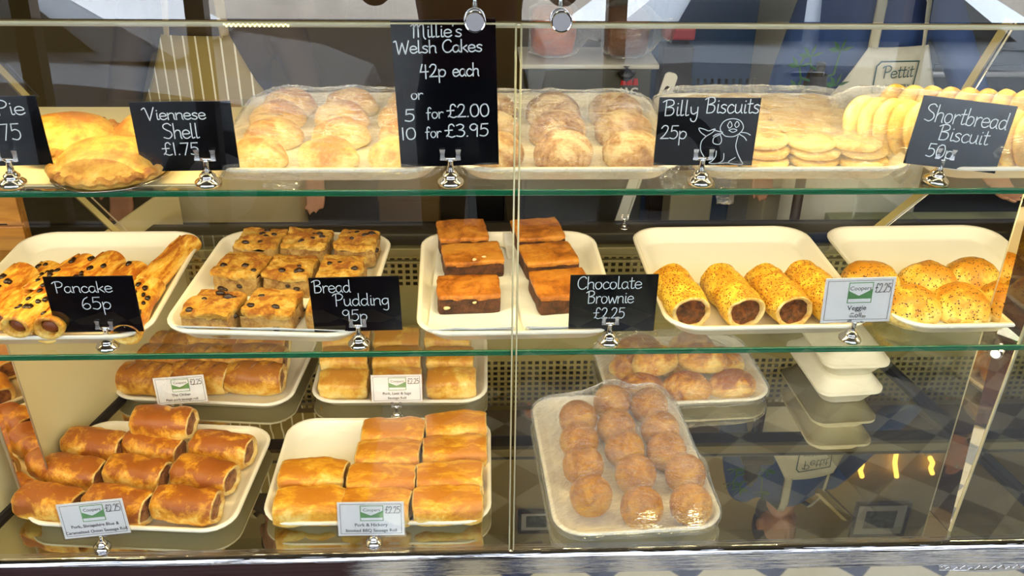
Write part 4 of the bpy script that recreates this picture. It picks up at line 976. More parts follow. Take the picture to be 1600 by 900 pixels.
# film over the row
def sleeve(A, B, r, label, seed):
    d = (B - A).normalized(); side = Vector((-d.y, d.x, 0)); v = []; a, b = 40, 26
    for i in range(a + 1):
        s = i / a; taper = min(1, .42 + 5 * min(s, 1 - s)) ** .6
        for j in range(b + 1):
            q = -.12 * math.pi + (j / b) * 1.24 * math.pi
            p = A - d * .075 + (B - A + d * .13) * s + side * (r * taper * 1.9 * math.cos(q) + .02) + Vector((0, 0, -.008 + r * taper * .95 * math.sin(q)))
            nz = mnoise.noise(p * 45 + Vector((seed, 0, 0))); p += Vector((0, 0, .003 * nz)); p.z = max(p.z, ZT + .004); v.append(p)
    f = [(i * (b + 1) + j, (i + 1) * (b + 1) + j, (i + 1) * (b + 1) + j + 1, i * (b + 1) + j + 1) for i in range(a) for j in range(b)]
    o = MB().add(v, f).build('cling_film', M['film']); tag(o, label, 'cling film', 'cling film over the trays'); return o
A_, B_ = at(1362, 190, z=ZT + .060), at(1660, 214, z=ZT + .060)
sleeve(A_, B_, .062, 'cling film sleeve wrapped round the shortbread rows', 4.0)
# pies
g = 'golden fruit pies'
def pie(seed, label, r=.088, cut=False):
    t = thing('pie', (0, 0, 0), label, 'pie', g)
    cr = MB(); cr.lathe([(r * .80, .003), (r * .98, .012), (r * 1.03, .017), (r * 1.05, .024), (r * 1.02, .031), (r * .95, .031), (r * .88, .040), (r * .70, .052), (r * .45, .059), (r * .2, .062), (r * .01, .0625)], 48, wob=lambda q: 1 + .012 * math.sin(q * 2 * math.pi * 22))
    cr.displace(.004, 16, seed).displace(.001, 70, seed); cr.build('crust', M['pie'], t)
    rm = MB(); rings = []; n = 132
    for q in range(9):
        al = 2 * math.pi * q / 8; ring = []
        for j in range(n):
            th = 2 * math.pi * j / n; sc = 1 + .020 * math.sin(th * 22); rr = (r * 1.005 + .0095 * math.cos(al)) * sc
            ring.append((rr * math.cos(th), rr * math.sin(th), .025 + .0075 * math.sin(al) + .0022 * math.sin(th * 22 + 1.2)))
        rings.append(ring)
    rm.loft(rings, False, False).displace(.0012, 60, seed); rm.build('crimped_rim', M['pie_rim'], t)
    fo = MB(); fo.lathe([(r * .76, 0), (r * .80, .001), (r * .99, .0105), (r * 1.07, .0125), (r * 1.08, .011)], 48, wob=lambda q: 1 + .012 * math.sin(q * 2 * math.pi * 40)); fo.build('foil_dish', M['foil'], t)
    return t
p = at(172, 248, z=ZT + .035); p.z = ZT + .0035; put(pie(2.2, 'golden crimped pie in a foil dish at the shelf front, beside the Viennese Shell sign'), p)
p = at(104, 208, z=ZT + .035); p.z = ZT + .0035; put(pie(7.1, 'golden pie behind the pie sign, further back on the shelf', .085), p)
p = at(252, 203, z=ZT + .035); p.z = ZT + .0035; put(pie(5.1, 'golden pie at the back, half hidden by the Viennese Shell sign', .085), p)
a, b = at(60, 296, z=ZT), at(332, 296, z=ZT)
bdm = MB().box(a.x - .35, b.x, .05, .46, ZT + .0006, ZT + .0030, .001); tag(bdm.build('cake_board', plain('cream_cake_board', (230, 216, 170), .35), None, False), 'cream board under the golden pies on the upper shelf', 'board')

# ================================================================== TAKEOUT BOXES
def clamshell(label):
    t = thing('takeout_box', (0, 0, 0), label, 'takeout box', 'stacked takeout boxes'); w, d = .165, .25
    b = MB(); b.loft([[(x, y, z) for x, y in rrect(w - 2 * i, d - 2 * i, .03)] for i, z in ((.030, 0), (.026, .003), (.007, .038), (0.0, .040), (0.0, .043), (.006, .043))]); b.build('base', M['pulp'], t, True, 50)
    l = MB(); l.loft([[(x, y, z) for x, y in rrect(w - 2 * i, d - 2 * i, .03)] for i, z in ((.006, .0435), (0.0, .0435), (0.0, .0465), (.007, .048), (.022, .070), (.026, .073), (.05, .0735))]); l.build('lid', M['pulp'], t, True, 50)
    return t
p = at(1318, 630, z=ZD); c0 = Vector((p.x, p.y + .100, ZD))
o = put(clamshell('white takeout box at the bottom of the stack, standing on the mirrored deck'), c0, R(4))
dup(o, c0 + Vector((.008, .006, .0736)), R(2), 'white takeout box on top of the stack, just under the glass shelf')
# ================================================================== CARD HOLDERS AND SIGNS
def holder_proto(label):
    t = thing('card_holder', (0, 0, 0), label, 'card holder', 'chrome card holders')
    MB().lathe([(.0135, 0), (.0145, .001), (.0148, .003), (.0135, .0052), (.0100, .0078), (.0088, .0090), (.0092, .0102), (.0085, .0118), (.0062, .0140), (.0045, .0160)], 28).build('base', M['chrome'], t)
    MB().lathe([(.0043, .0155), (.0036, .0175), (.0035, .0265), (.0042, .0280), (.0030, .0285)], 16).build('stem', M['chrome'], t)
    MB().tube([(-.0085, 0, .0292), (.0085, 0, .0292)], .0024, 10).build('crossbar', M['chrome'], t)
    for s in (-1, 1):
        c = MB(); x = s * .0085
        for sy in (-1, 1):
            r1 = [(x - .0028, sy * .0010, .0285), (x + .0028, sy * .0010, .0285), (x + .0028, sy * .0030, .0285), (x - .0028, sy * .0030, .0285)]
            r2 = [(x - .0022, sy * .0009, .0350), (x + .0022, sy * .0009, .0350), (x + .0022, sy * .0020, .0350), (x - .0022, sy * .0020, .0350)]
            r3 = [(x - .0030, sy * .0024, .0408), (x + .0030, sy * .0024, .0408), (x + .0030, sy * .0034, .0408), (x - .0030, sy * .0034, .0408)]
            c.loft([r1, r2, r3])
        c.build('clip', M['clip'], t, True, 40)
    return t
HP = [None]
def holder(p, label, tilt=0.0, s=1.0):
    if HP[0] is None: HP[0] = holder_proto(label); o = HP[0]; o.location = p
    else: o = dup(HP[0], p, 0, label)
    o.rotation_euler = (0, R(tilt), 0); o.scale = (s, s, s); return o
def sign(name, cpx, y, w, h, roll, label, cat, lines, mat='board', txt='chalk', lean=0.0, group=None):
    """a card in a vertical plane; lines hold (text, x0, x1, baseline, cap) in fractions of the card"""
    c = at(*cpx, y=y); o = MB().box(-w / 2, w / 2, -.0008, .0008, -h / 2, h / 2, .0004).build(name, M[mat], None, False, None, c, (R(lean), R(roll), 0)); tag(o, label, cat, group)
    mb = MB()
    for (t, a, b, zb, cap, pen) in lines:
        write(mb, t, (a - .5) * w, (b - .5) * w, (.5 - zb) * h, cap * h, pen, -.0011)
    if mb.v: mb.build('lettering', M[txt], o, False)
    return o
gs = 'chalkboard price signs'
yt, ym = 0.058, 0.040
P = .0017
A6 = (.148, .105)
def fit(tl, tr, bl, br, y):
    a, b, c, d = (at(*q, y=y) for q in (tl, tr, bl, br))
    ctr = (a + b + c + d) / 4; w = ((b - a).length + (d - c).length) / 2; h = ((a - c).length + (b - d).length) / 2
    v = (b - a) + (d - c); roll = -math.degrees(math.atan2(v.z, v.x)); return ctr, w, h, roll
def qsign(tl, tr, bl, br, y, label, lines, lean=0.0, name='price_sign', cat='price sign', mat='board', txt='chalk', group=gs):
    c, w, h, roll = fit(tl, tr, bl, br, y)
    o = MB().box(-w / 2, w / 2, -.0008, .0008, -h / 2, h / 2, .0004).build(name, M[mat], None, False, None, c, (R(lean), R(roll), 0)); tag(o, label, cat, group)
    mb = MB()
    for (t, a, b, zb, cap, pen) in lines: write(mb, t, (a - .5) * w, (b - .5) * w, (.5 - zb) * h, cap * h, pen, -.0011)
    if mb.v: mb.build('lettering', M[txt], o, False)
    return o, w, h
qsign((-95, 152), (58, 150), (-68, 262), (81, 256), yt, 'black chalkboard sign cut by the edge of view, ending in Pie', [('Pie', .56, .86, .26, .20, P), ('£1.75', .30, .76, .62, .24, P)])
qsign((196, 160), (357, 157), (227, 267), (378, 266), yt, 'black chalkboard sign reading Viennese Shell', [('Viennese', .13, .74, .25, .16, P), ('Shell', .28, .65, .52, .21, P), ('£1.75', .24, .62, .76, .18, P)])
qsign((610, 30), (777, 30), (626, 263), (777, 255), yt, 'large black chalkboard sign for Welsh cakes, tallest sign in the case',
      [("Millie's", .20, .68, .112, .085, P * 1.15), ('Welsh Cakes', .03, .87, .212, .08, P * 1.15), ('42p', .25, .51, .372, .085, P * 1.15), ('each', .57, .83, .372, .085, P * 1.15), ('or', .15, .27, .52, .07, P), ('5', .07, .18, .672, .085, P * 1.15), ('for', .29, .46, .655, .075, P), ('£2.00', .49, .92, .652, .09, P * 1.15), ('10', .02, .18, .80, .085, P * 1.15), ('for', .27, .43, .79, .075, P), ('£3.95', .46, .91, .79, .09, P * 1.15)])
o, w, h = qsign((1028, 152), (1185, 153), (1023, 258), (1179, 258), yt, 'black chalkboard sign reading Billy Biscuits with a drawn seal', [('Billy', .05, .40, .26, .22, P), ('Biscuits', .46, 1.0, .22, .22, P), ('25p', .04, .31, .60, .20, P)])
seal = MB()
def S(pts, pen=.0013): stroke(seal, [((float(a) - .5) * w, (.5 - float(b)) * h) for a, b in smooth_poly([tuple(float(v) for v in q.split(',')) for q in pts.split()])], pen, -.0011)
for q in (".66,.52 .63,.44 .66,.34 .74,.30 .82,.33 .86,.42 .84,.50 .78,.56 .70,.56 .66,.52", ".70,.40 .72,.34 .745,.40 .72,.44 .70,.40", ".77,.39 .79,.34 .815,.39 .79,.43 .77,.39", ".72,.47 .76,.45 .80,.47 .76,.50 .72,.47",
          ".66,.50 .60,.48 .56,.46", ".66,.52 .60,.53 .57,.56", ".84,.50 .90,.51 .94,.54", ".83,.53 .88,.57 .91,.62", ".82,.55 .81,.70 .84,.82 .88,.92 .90,.98 .78,.97 .76,.94 .82,.88", ".50,.56 .46,.64 .46,.76 .50,.86 .54,.92",
          ".64,.54 .66,.62 .64,.68 .58,.66 .58,.58 .63,.54", ".50,.56 .44,.50 .42,.44 .48,.46 .52,.48 .58,.45 .56,.50 .50,.56", ".62,.78 .62,.86 .59,.93 .56,.96 .64,.97 .70,.92 .70,.82", ".66,.97 .74,.96 .78,.97"): S(q)
seal.build('seal_drawing', M['chalk'], o, False)
qsign((1447, 150), (1594, 167), (1408, 253), (1551, 270), yt, 'black chalkboard sign reading Shortbread Biscuit, tilted', [('Shortbread', .07, .96, .35, .24, P), ('Biscuit', .27, .82, .60, .22, P), ('50p', .20, .50, .86, .20, P)], lean=-4)
qsign((65, 432), (207, 431), (90, 520), (225, 517), ym, 'black chalkboard sign reading Pancake', [('Pancake', .10, .75, .28, .19, P * .9), ('65p', .36, .70, .58, .22, P * .9)])
qsign((483, 434), (624, 431), (490, 519), (628, 515), ym, 'black chalkboard sign reading Bread Pudding', [('Bread', .04, .46, .27, .22, P * .9), ('Pudding', .26, .88, .52, .22, P * .9), ('95p', .33, .62, .80, .21, P * .9)])
qsign((893, 429), (1031, 429), (886, 519), (1020, 516), ym, 'black chalkboard sign reading Chocolate Brownie', [('Chocolate', .08, .82, .24, .21, P * .9), ('Brownie', .20, .74, .49, .21, P * .9), ('£2.25', .28, .65, .76, .19, P * .9)])
# white printed cards
def card(tl, tr, bl, br, y, label, l1, l2, lean=0.0, price=True):
    c, w, h, roll = fit(tl, tr, bl, br, y)
    o = MB().box(-w / 2, w / 2, -.0006, .0006, -h / 2, h / 2, .0003).build('price_card', M['card'], None, False, None, c, (R(lean), R(roll), 0)); tag(o, label, 'price card', 'white printed price cards')
    k = MB(); a, b, t = w * .46, h * .44, w * .006
    for q in ((-a, a, b - t, b), (-a, a, -b, -b + t), (-a, -a + t, -b, b), (a - t, a, -b, b)): k.add([(q[0], -.0009, q[2]), (q[1], -.0009, q[2]), (q[1], -.0009, q[3]), (q[0], -.0009, q[3])], [(0, 1, 2, 3)])
    k.build('border', M['ink'], o, False)
    lg = MB(); x0, x1, z1, z0 = -.16 * w, .19 * w, .40 * h, -.06 * h
    def rect(mb, u0, u1, v0, v1, off): mb.add([(u0, off, v0), (u1, off, v0), (u1, off, v1), (u0, off, v1)], [(0, 1, 2, 3)])
    rect(lg, x0, x1, z0, z1, -.0010)
    lo = lg.build('logo', M['green'], o, False)
    wm = MB(); e = w * .012; rect(wm, x0 + e, x1 - e, z0 + e, z0 + e + (z1 - z0) * .17, -.0012)
    zc = z1 - (z1 - z0) * .36; wm.add([(x0 + e, -.0012, z1 - e), (x1 - e, -.0012, z1 - e), (x1 - e, -.0012, zc + .01 * h), (x0 + (x1 - x0) * .62, -.0012, zc - .09 * h), (x0 + (x1 - x0) * .45, -.0012, zc - .13 * h), (x0 + e, -.0012, zc - .02 * h)], [(0, 1, 2, 3, 4, 5)])
    wm.build('logo_panel', M['card'], lo, False)
    tx = MB(); v, f = printed('Coopers', h * .125, (x0 + x1) / 2, zc - .005 * h, -.0014); tx.add(v, f); tx.build('logo_text', M['ink'], lo, False)
    tx = MB()
    for i, (s, sz) in enumerate((l1, l2)):
        v, f = printed(s, h * sz, 0, -.22 * h - i * .165 * h, -.0010, bold=.00012); tx.add(v, f)
    tx.build('lettering', M['ink'], o, False)
    hp = MB(); write(hp, '£2.25', .215 * w, .445 * w, .17 * h, .20 * h, .0011, -.0016); hp.build('price', M['ink'], o, False)
    sl = MB().box(-w / 2 - .003, w / 2 + .003, -.0022, -.0019, -h / 2 - .003, h / 2 + .003); sl.build('laminate', M['laminate'], o, False)
    return o
card((1293, 436), (1401, 434), (1279, 504), (1389, 500), ym, 'white printed card reading Veggie Roll', ('Veggie', .15), ('Roll', .15), lean=-4)
card((82, 792), (189, 782), (107, 839), (206, 828), .008, 'white printed card for Shropshire Blue and caramelised onion sausage rolls', ('Pork, Shropshire Blue &', .125), ('Caramelised Onion Sausage Roll', .12), lean=-10)
card((524, 788), (628, 787), (531, 834), (635, 832), .008, 'white printed card for hickory smoked BBQ sausage rolls', ('Pork & Hickory', .135), ('Smoked BBQ Sausage Roll', .125), lean=-10)
yb = TRAYS['backL'][0].y - .20
card((238, 593), (316, 587), (247, 631), (327, 625), yb, 'white printed card reading The Oinker, plain pork sausage roll', ('The Oinker', .135), ('Plain pork sausage roll', .12), lean=-10)
card((578, 588), (659, 587), (582, 627), (660, 625), yb, 'white printed card for pork, leek and sage sausage rolls', ('Pork, Leek & Sage', .13), ('Sausage Roll', .125), lean=-10)
# holders under every sign
for (px, py, y, z, lab, tl) in ((14, 296, yt, ZT, 'chrome card holder gripping the Pie sign', 3), (318, 301, yt, ZT, 'chrome card holder gripping the Viennese Shell sign', 2), (704, 299, yt, ZT, 'chrome card holder gripping the large Welsh cakes sign', 0), (1100, 298, yt, ZT, 'chrome card holder gripping the Billy Biscuits sign', 0), (1474, 297, yt, ZT, 'chrome card holder gripping the Shortbread sign', 6),
                         (165, 550, ym, ZM, 'chrome card holder gripping the Pancake sign', 3), (560, 548, ym, ZM, 'chrome card holder gripping the Bread Pudding sign', 0), (954, 547, ym, ZM, 'chrome card holder gripping the Chocolate Brownie sign', 0), (1330, 536, ym, ZM, 'chrome card holder gripping the Veggie Roll card', 4),
                         (160, 856, .012, ZD, 'chrome card holder gripping the Shropshire Blue card', 5), (584, 853, .012, ZD, 'chrome card holder gripping the smoked BBQ card', 0), (288, 640, yb, ZD, 'chrome card holder gripping The Oinker card', 0), (622, 640, yb, ZD, 'chrome card holder gripping the leek and sage card', 0)):
    holder(Vector((at(px, py, z=z).x, y, z + .0003)), lab, tl, 1.5 if z == ZT else 1.36 if z == ZM else 1.12)
# ================================================================== BEHIND THE CASE
# staff and photographer
def figure(name, loc, rz, sc, label, pose, shirt, trousers, hairm, apron=None):
    root = thing(name, loc, label, 'person', None, rz); root.scale = (sc, sc, sc)
    J = dict(hipL=(-.09, 0, .92), hipR=(.09, 0, .92), kneeL=(-.10, -.02, .50), kneeR=(.10, -.02, .50), ankL=(-.10, .02, .09), ankR=(.10, .02, .09), toeL=(-.115, -.13, .035), toeR=(.115, -.13, .035),
             shL=(-.185, 0, 1.42), shR=(.185, 0, 1.42))
    J.update(pose)
    J = {k: Vector(v) for k, v in J.items()}
    torso = [(.84, .155, .115), (.92, .172, .125), (1.02, .150, .112), (1.10, .145, .108), (1.22, .160, .118), (1.34, .180, .120), (1.42, .170, .098), (1.47, .10, .075), (1.50, .062, .058), (1.56, .056, .056)]
    def limb(mb, a, b, ra, rb, n=14):
        mb.tube([a, a.lerp(b, .3), a.lerp(b, .7), b], [ra, ra * .98 + .002, (ra + 2 * rb) / 3, rb], n); mb.ball(a, ra, 12, 8); mb.ball(b, rb, 12, 8)
    def torso_mesh(mb, lo, hi, e):
        rr = [t for t in torso if lo <= t[0] <= hi]
        mb.loft([[((rx + e) * math.cos(2 * math.pi * j / 24), (ry + e) * math.sin(2 * math.pi * j / 24), z) for j in range(24)] for z, rx, ry in rr])
    def fuse(mb, nm, mat, parent, vox, sm=4):
        o = mb.build(nm, mat, parent); r = o.modifiers.new('fuse', 'REMESH'); r.mode = 'VOXEL'; r.voxel_size = vox; r.use_smooth_shade = True
        s = o.modifiers.new('soften', 'SMOOTH'); s.iterations = sm; s.factor = .5
        dg = bpy.context.evaluated_depsgraph_get(); me = bpy.data.meshes.new_from_object(o.evaluated_get(dg)); o.modifiers.clear(); o.data = me
        me.materials.clear(); me.materials.append(mat); return o
    b = MB(); torso_mesh(b, .8, 1.6, 0)
    # head: skull, jaw, nose, ears, lips
    b.ball((0, .005, 1.665), (.075, .094, .105), 24, 16); b.ball((0, -.022, 1.605), (.056, .066, .062), 18, 12); b.ball((0, -.064, 1.572), (.026, .022, .020), 12, 8)
    b.tube([(0, -.084, 1.675), (0, -.106, 1.632), (0, -.094, 1.622)], [.009, .014, .012], 10)
    for s in (-1, 1): b.ball((s * .077, .008, 1.645), (.010, .022, .032), 10, 8); b.ball((s * .031, -.078, 1.690), (.024, .014, .008), 10, 6)
    b.tube([(-.024, -.083, 1.596), (0, -.092, 1.598), (.024, -.083, 1.596)], [.005, .0075, .005], 8)
    for s, q in ((-1, 'L'), (1, 'R')):
        limb(b, J['hip' + q], J['knee' + q], .082, .056); limb(b, J['knee' + q], J['ank' + q], .056, .036); limb(b, J['ank' + q], J['toe' + q], .040, .030)
        limb(b, J['sh' + q], J['el' + q], .050, .040); limb(b, J['el' + q], J['wr' + q], .040, .027)
        # hand: palm, four fingers of different length with a bend, thumb from the palm's side
        wv = J['wr' + q]; d = (J['hd' + q] - wv).normalized(); up = J.get('pn' + q, Vector((0, -1, 0))); side = d.cross(up).normalized(); up = side.cross(d).normalized()
        pm = wv + d * .05
        for u in (-.026, -.009, .009, .026): b.tube([wv + side * u * .6, pm + side * u * .9, wv + d * .092 + side * u], [.016, .0165, .0125], 10, .8)
        for u, ln in ((-.028, .066), (-.0095, .080), (.0095, .086), (.028, .072)):
            k0 = wv + d * .090 + side * u; k1 = k0 + d * ln * .45 + up * .004 + side * u * .12; k2 = k1 + d * ln * .32 + up * .012; k3 = k2 + d * ln * .23 + up * .016
            b.tube([k0, k1, k2, k3], [.0098, .0092, .0085, .0068], 10); b.ball(k3, .0068, 8, 6)
        ts = side * (J['th' + q] if 'th' + q in pose else 1.0) if False else side
        t0 = wv + d * .03 + ts * .024 ; t1 = t0 + d * .034 + ts * .026 + up * .008; t2 = t1 + d * .030 + ts * .006 + up * .010
        b.tube([t0, t1, t2], [.014, .0115, .0085], 10); b.ball(t2, .0085, 8, 6)
    body = fuse(b, 'body', M['skin'], root, .0065, 3)
    for s in (-1, 1):
        e = MB().ball((s * .031, -.083, 1.668), (.0125, .009, .0095), 12, 8); eo = e.build('eye', M['white'], root)
        MB().ball((s * .031, -.0905, 1.668), (.005, .003, .005), 10, 6).build('iris', M['black'], eo)
    h = MB(); h.ball((0, .018, 1.688), (.084, .098, .102), 24, 16); h.ball((0, .052, 1.62), (.072, .058, .080), 16, 10); h.displace(.006, 30, 2)
    for i in range(len(h.v)):
        x, y, z = h.v[i]
        if y < -.055 and z < 1.735: h.v[i] = (x * .9, -.045, z)
    h.build('hair', hairm, root)
    s_ = MB(); torso_mesh(s_, .84, 1.50, .014)
    for q in 'LR': limb(s_, J['sh' + q], J['el' + q], .064, .054); limb(s_, J['el' + q], J['el' + q].lerp(J['wr' + q], .88), .053, .040)
    fuse(s_, 'shirt', shirt, root, .011, 5)
    t_ = MB(); torso_mesh(t_, .84, 1.03, .018)
    for q in 'LR': limb(t_, J['hip' + q], J['knee' + q], .100, .078); limb(t_, J['knee' + q], J['ank' + q] + Vector((0, 0, .02)), .076, .062)
    fuse(t_, 'trousers', trousers, root, .012, 5)
    for q in 'LR':
        f = MB(); a, c = J['ank' + q], J['toe' + q]; limb(f, a + Vector((0, .03, -.045)), c, .044, .038); f.box(a.x - .045, a.x + .045, c.y - .03, a.y + .07, 0, .022, .006)
        fuse(f, 'shoe', M['black'], root, .008, 3)
    if apron:
        am, crest, top = apron; v = []; uv = []; a, n = 24, 24
        for i in range(a + 1):
            z = top - i / a * (top - .50)
            hw = .10 + .05 * max(0, (top - z) / (top - 1.175)) if z > 1.175 else .15 + min(.10, (1.175 - z) * .55)
            for j in range(n + 1):
                u = -1 + 2 * j / n; x = u * hw; rx = .235
                y = -(.155 if z > 1.0 else .17) * math.sqrt(max(.05, 1 - (x / rx) ** 2 * .85)) - .010 - .010 * math.sin(u * 9) * max(0, (1.2 - z))
                v.append((x, y, z - .02 * abs(u) * 0))
        f = [(i * (n + 1) + j, (i + 1) * (n + 1) + j, (i + 1) * (n + 1) + j + 1, i * (n + 1) + j + 1) for i in range(a) for j in range(n)]
        ap = MB().add(v, f).build('apron', am, root); ul = ap.data.uv_layers.new(name='uv')
        for lp in ap.data.loops: ul.data[lp.index].uv = ((ap.data.vertices[lp.vertex_index].co.x + .25) / .5, ap.data.vertices[lp.vertex_index].co.z)
        so = ap.modifiers.new('cloth', 'SOLIDIFY'); so.thickness = .002
        for s in (-1, 1):
            st = MB(); st.tube([(s * .085, -.150, top - .005), (s * .078, -.142, 1.40), (s * .062, -.105, 1.475), (s * .055, .0, 1.515), (s * .03, .07, 1.52)], .015, 8, .25); st.build('neck_strap', am, ap)
        if crest:
            cr = MB(); w, h_ = .070, .052; o_ = [(-w + .012, h_), (w, h_ * .92), (w - .004, -h_ + .012), (w - .016, -h_), (-w + .012, -h_), (-w, -h_ + .014), (-w, h_ - .014), (-w + .012, h_)]
            for q0, q1 in zip(o_[:-1], o_[1:]): stroke(cr, [q0, q1], .0042, 0)
            write(cr, 'Pettit', -.046, .058, .002, .036, .0032, 0)
            vv, ff = printed('and', .019, -.040, -.031, 0); cr.add(vv, ff); vv, ff = printed('BAKERY', .021, .016, -.034, 0); cr.add(vv, ff)
            zc = crest[1]
            for i in range(len(cr.v)):
                x, _, z = cr.v[i]; x += crest[0]; z += zc
                cr.v[i] = (x, -.155 * math.sqrt(max(.05, 1 - (x / .235) ** 2 * .85)) - .0165 - .010 * math.sin(x / .15 * 9) * max(0, (1.2 - z)), z)
            cr.build('crest', plain('teal_print', (40, 84, 92), .7), ap, False)
    return root
pc = at(1385, 100, y=1.05)
figure('person', (pc.x, 1.18, 0), R(10), .88, 'person in a blue shirt and white crested bib apron behind the counter',
       dict(elL=(-.25, .03, 1.14), wrL=(-.27, .04, .90), hdL=(-.275, .05, .76), elR=(.33, -.10, 1.10), wrR=(.38, -.20, .90), hdR=(.38, -.34, .81)), M['blue'], M['navy'], M['hair'], (M['apronwhite'], (.0, 1.182), 1.275))
pc = at(318, 100, y=1.05)
figure('person', (pc.x, 1.18, 0), R(-4), .88, 'person in a khaki shirt and pinstriped apron behind the counter, one arm hanging down',
       dict(elL=(-.28, -.03, 1.12), wrL=(-.32, -.12, .87), hdL=(-.325, -.14, .6), elR=(.27, .0, 1.13), wrR=(.27, -.02, .88), hdR=(.27, -.03, .7)), M['khaki'], M['beige'], M['hair'], (M['stripe'], None, 1.30))
# photographer
cz = CAM.z
figure('person', (0, CAM.y - .43, -.02), R(180), 1.02, 'person in a maroon fleece photographing the counter, seen mirrored in the glass',
       dict(elL=(-.30, -.12, 1.30), wrL=(-.13, -.26, 1.62), hdL=(-.06, -.30, 1.70), elR=(.30, -.12, 1.30), wrR=(.13, -.26, 1.62), hdR=(.06, -.30, 1.70)), M['maroon'], M['navy'], M['hair'])
ct = thing('compact_camera', (CAM.x, CAM.y - .055, cz), 'small black camera held up by the photographer in maroon', 'camera')
MB().box(-.055, .055, -.018, .018, -.034, .034, .006).build('body', M['black'], ct)
MB().tube([(0, .014, 0), (0, .040, 0)], [.026, .024], 24).build('lens', M['black'], ct, True, 40)
MB().tube([(.035, 0, .033), (.035, 0, .038)], .007, 14).build('shutter_button', M['chrome'], ct, True, 40)

# bread slicer
c = at(930, 100, y=1.35); zt = c.z
sl = thing('bread_slicer', (c.x, 1.35, 0), 'dark bread slicing machine with a red emblem and a pale top tray', 'bread slicer')
MB().box(-.20, .17, -.001, .19, .12, zt - .015, .006).build('cabinet', plain('dark_grey_enamel', (58, 58, 54), .4), sl)
MB().box(-.22, .19, -.008, .20, zt - .014, zt, .004).build('top_tray', M['white'], sl)
MB().box(-.18, .15, .02, .18, 0, .12, .01).build('plinth', M['black'], sl)
MB().tube([(.09, -.022, zt - .035), (.09, -.028, zt - .02), (.09, -.024, zt - .0)], [.016, .026, .010], 14).build('knob', M['black'], sl)
tx = MB()
for q in (-.018, 0, .018): tx.tube([(.105 + q, -.003, zt - .062), (.105 + q, -.004, zt - .042)], [.009, .006], 8, .4)
tx.build('emblem', M['red'], sl, False)
tx = MB(); v, f = printed('JAC', .034, .105, zt - .094, -.003, bold=.001); tx.add(v, f); tx.build('lettering', M['white'], sl, False)
# bagged loaves on the slicer
for dx, lab in ((-.12, 'brown loaf in a clear bag on the slicer, nearest the steel clamp'), (.10, 'darker brown loaf in a clear bag on the slicer, second along')):
    lf = thing('loaf', (c.x + dx, 1.45, zt + .002), lab, 'loaf', 'bagged loaves')
    MB().loft([[(x, .085 * math.copysign(abs(math.cos(2 * math.pi * j / 20)) ** .7, math.cos(2 * math.pi * j / 20)) * k, max(0, .07 + .07 * k * math.sin(2 * math.pi * j / 20))) for j in range(20)] for x, k in ((-.062, .7), (-.055, .92), (-.03, 1), (0, 1.02), (.03, 1), (.055, .92), (.062, .7))]).displace(.006, 20, dx).build('crust', plain('loaf_crust', (190, 98, 12) if dx < 0 else (120, 70, 24), .6, var=.3, varscale=20), lf)
    MB().loft([[(x, .095 * math.cos(2 * math.pi * j / 20) * k, max(-.001, .075 + .082 * k * math.sin(2 * math.pi * j / 20))) for j in range(20)] for x, k in ((-.070, .8), (-.03, 1.05), (.03, 1.05), (.070, .85), (.11, .3), (.14, .45))]).displace(.006, 40, dx + 3).build('bag', M['film'], lf)
# blue cabinet with a vent
c = at(1115, 40, y=1.7)
bc = thing('blue_cabinet', (c.x, 1.7, 0), 'blue cabinet with a vent grille behind the Billy Biscuits sign', 'cabinet')
MB().box(-.20, .13, 0, .40, 0, 1.27, .01).build('carcass', plain('blue_enamel', (66, 94, 140), .5), bc)
MB().box(-.16, .14, -.012, 0, .50, 1.22, .004).build('door', plain('blue_enamel_door', (60, 88, 134), .45), bc)
vz = at(1130, 135, y=1.7).z
gb = MB()
for k in range(14): gb.box(-.16 + k * .024, -.149 + k * .024, -.012, 0, vz - .05, vz + .03)
gb.build('vent_grille', plain('pale_grille', (150, 148, 130), .5), bc, False)
p = at(1060, 50, y=1.64); tag(MB().box(-.05, .05, -.03, .03, -.02, .02, .008).build('pink_packet', plain('pink_packet', (214, 110, 130), .5), None, False, None, p), 'small pink packet before the blue cabinet', 'packet')
sp_ = at(1066, 60, y=1.62); 
tag(MB().box(-.05, .05, -.03, .05, 0, sp_.z - .026, .004).build('shelf_post', M['gold_dark'], None, False, None, (sp_.x - .01, 1.64, 0)), 'dark narrow stand under the pink packet', 'stand')
# white paddle with a hole
p = at(1042, 140, y=1.0); pd = MB(); ln = (p.z + .045) / math.cos(R(14)); o1 = rrect(.034, ln, .012, 5); ring = [(x, 0, y) for x, y in o1]; zh = ln / 2 - .045
n_ = len(ring); hole = [(.007 * math.cos(2 * math.pi * j / n_ + math.pi / 4), 0, zh + .010 * math.sin(2 * math.pi * j / n_ + math.pi / 4)) for j in range(n_)]
pd.add(ring + hole, [(i, (i + 1) % n_, n_ + (i + 1) % n_, n_ + i) for i in range(n_)])
po = pd.build('peel_handle', M['white'], None, False, None, p - Vector((math.sin(R(14)) * zh, 0, math.cos(R(14)) * zh)), (0, R(14), 0)); so = po.modifiers.new('t', 'SOLIDIFY'); so.thickness = .006; tag(po, 'long white peel handle with a hole, leaning behind the Billy Biscuits sign', 'peel')
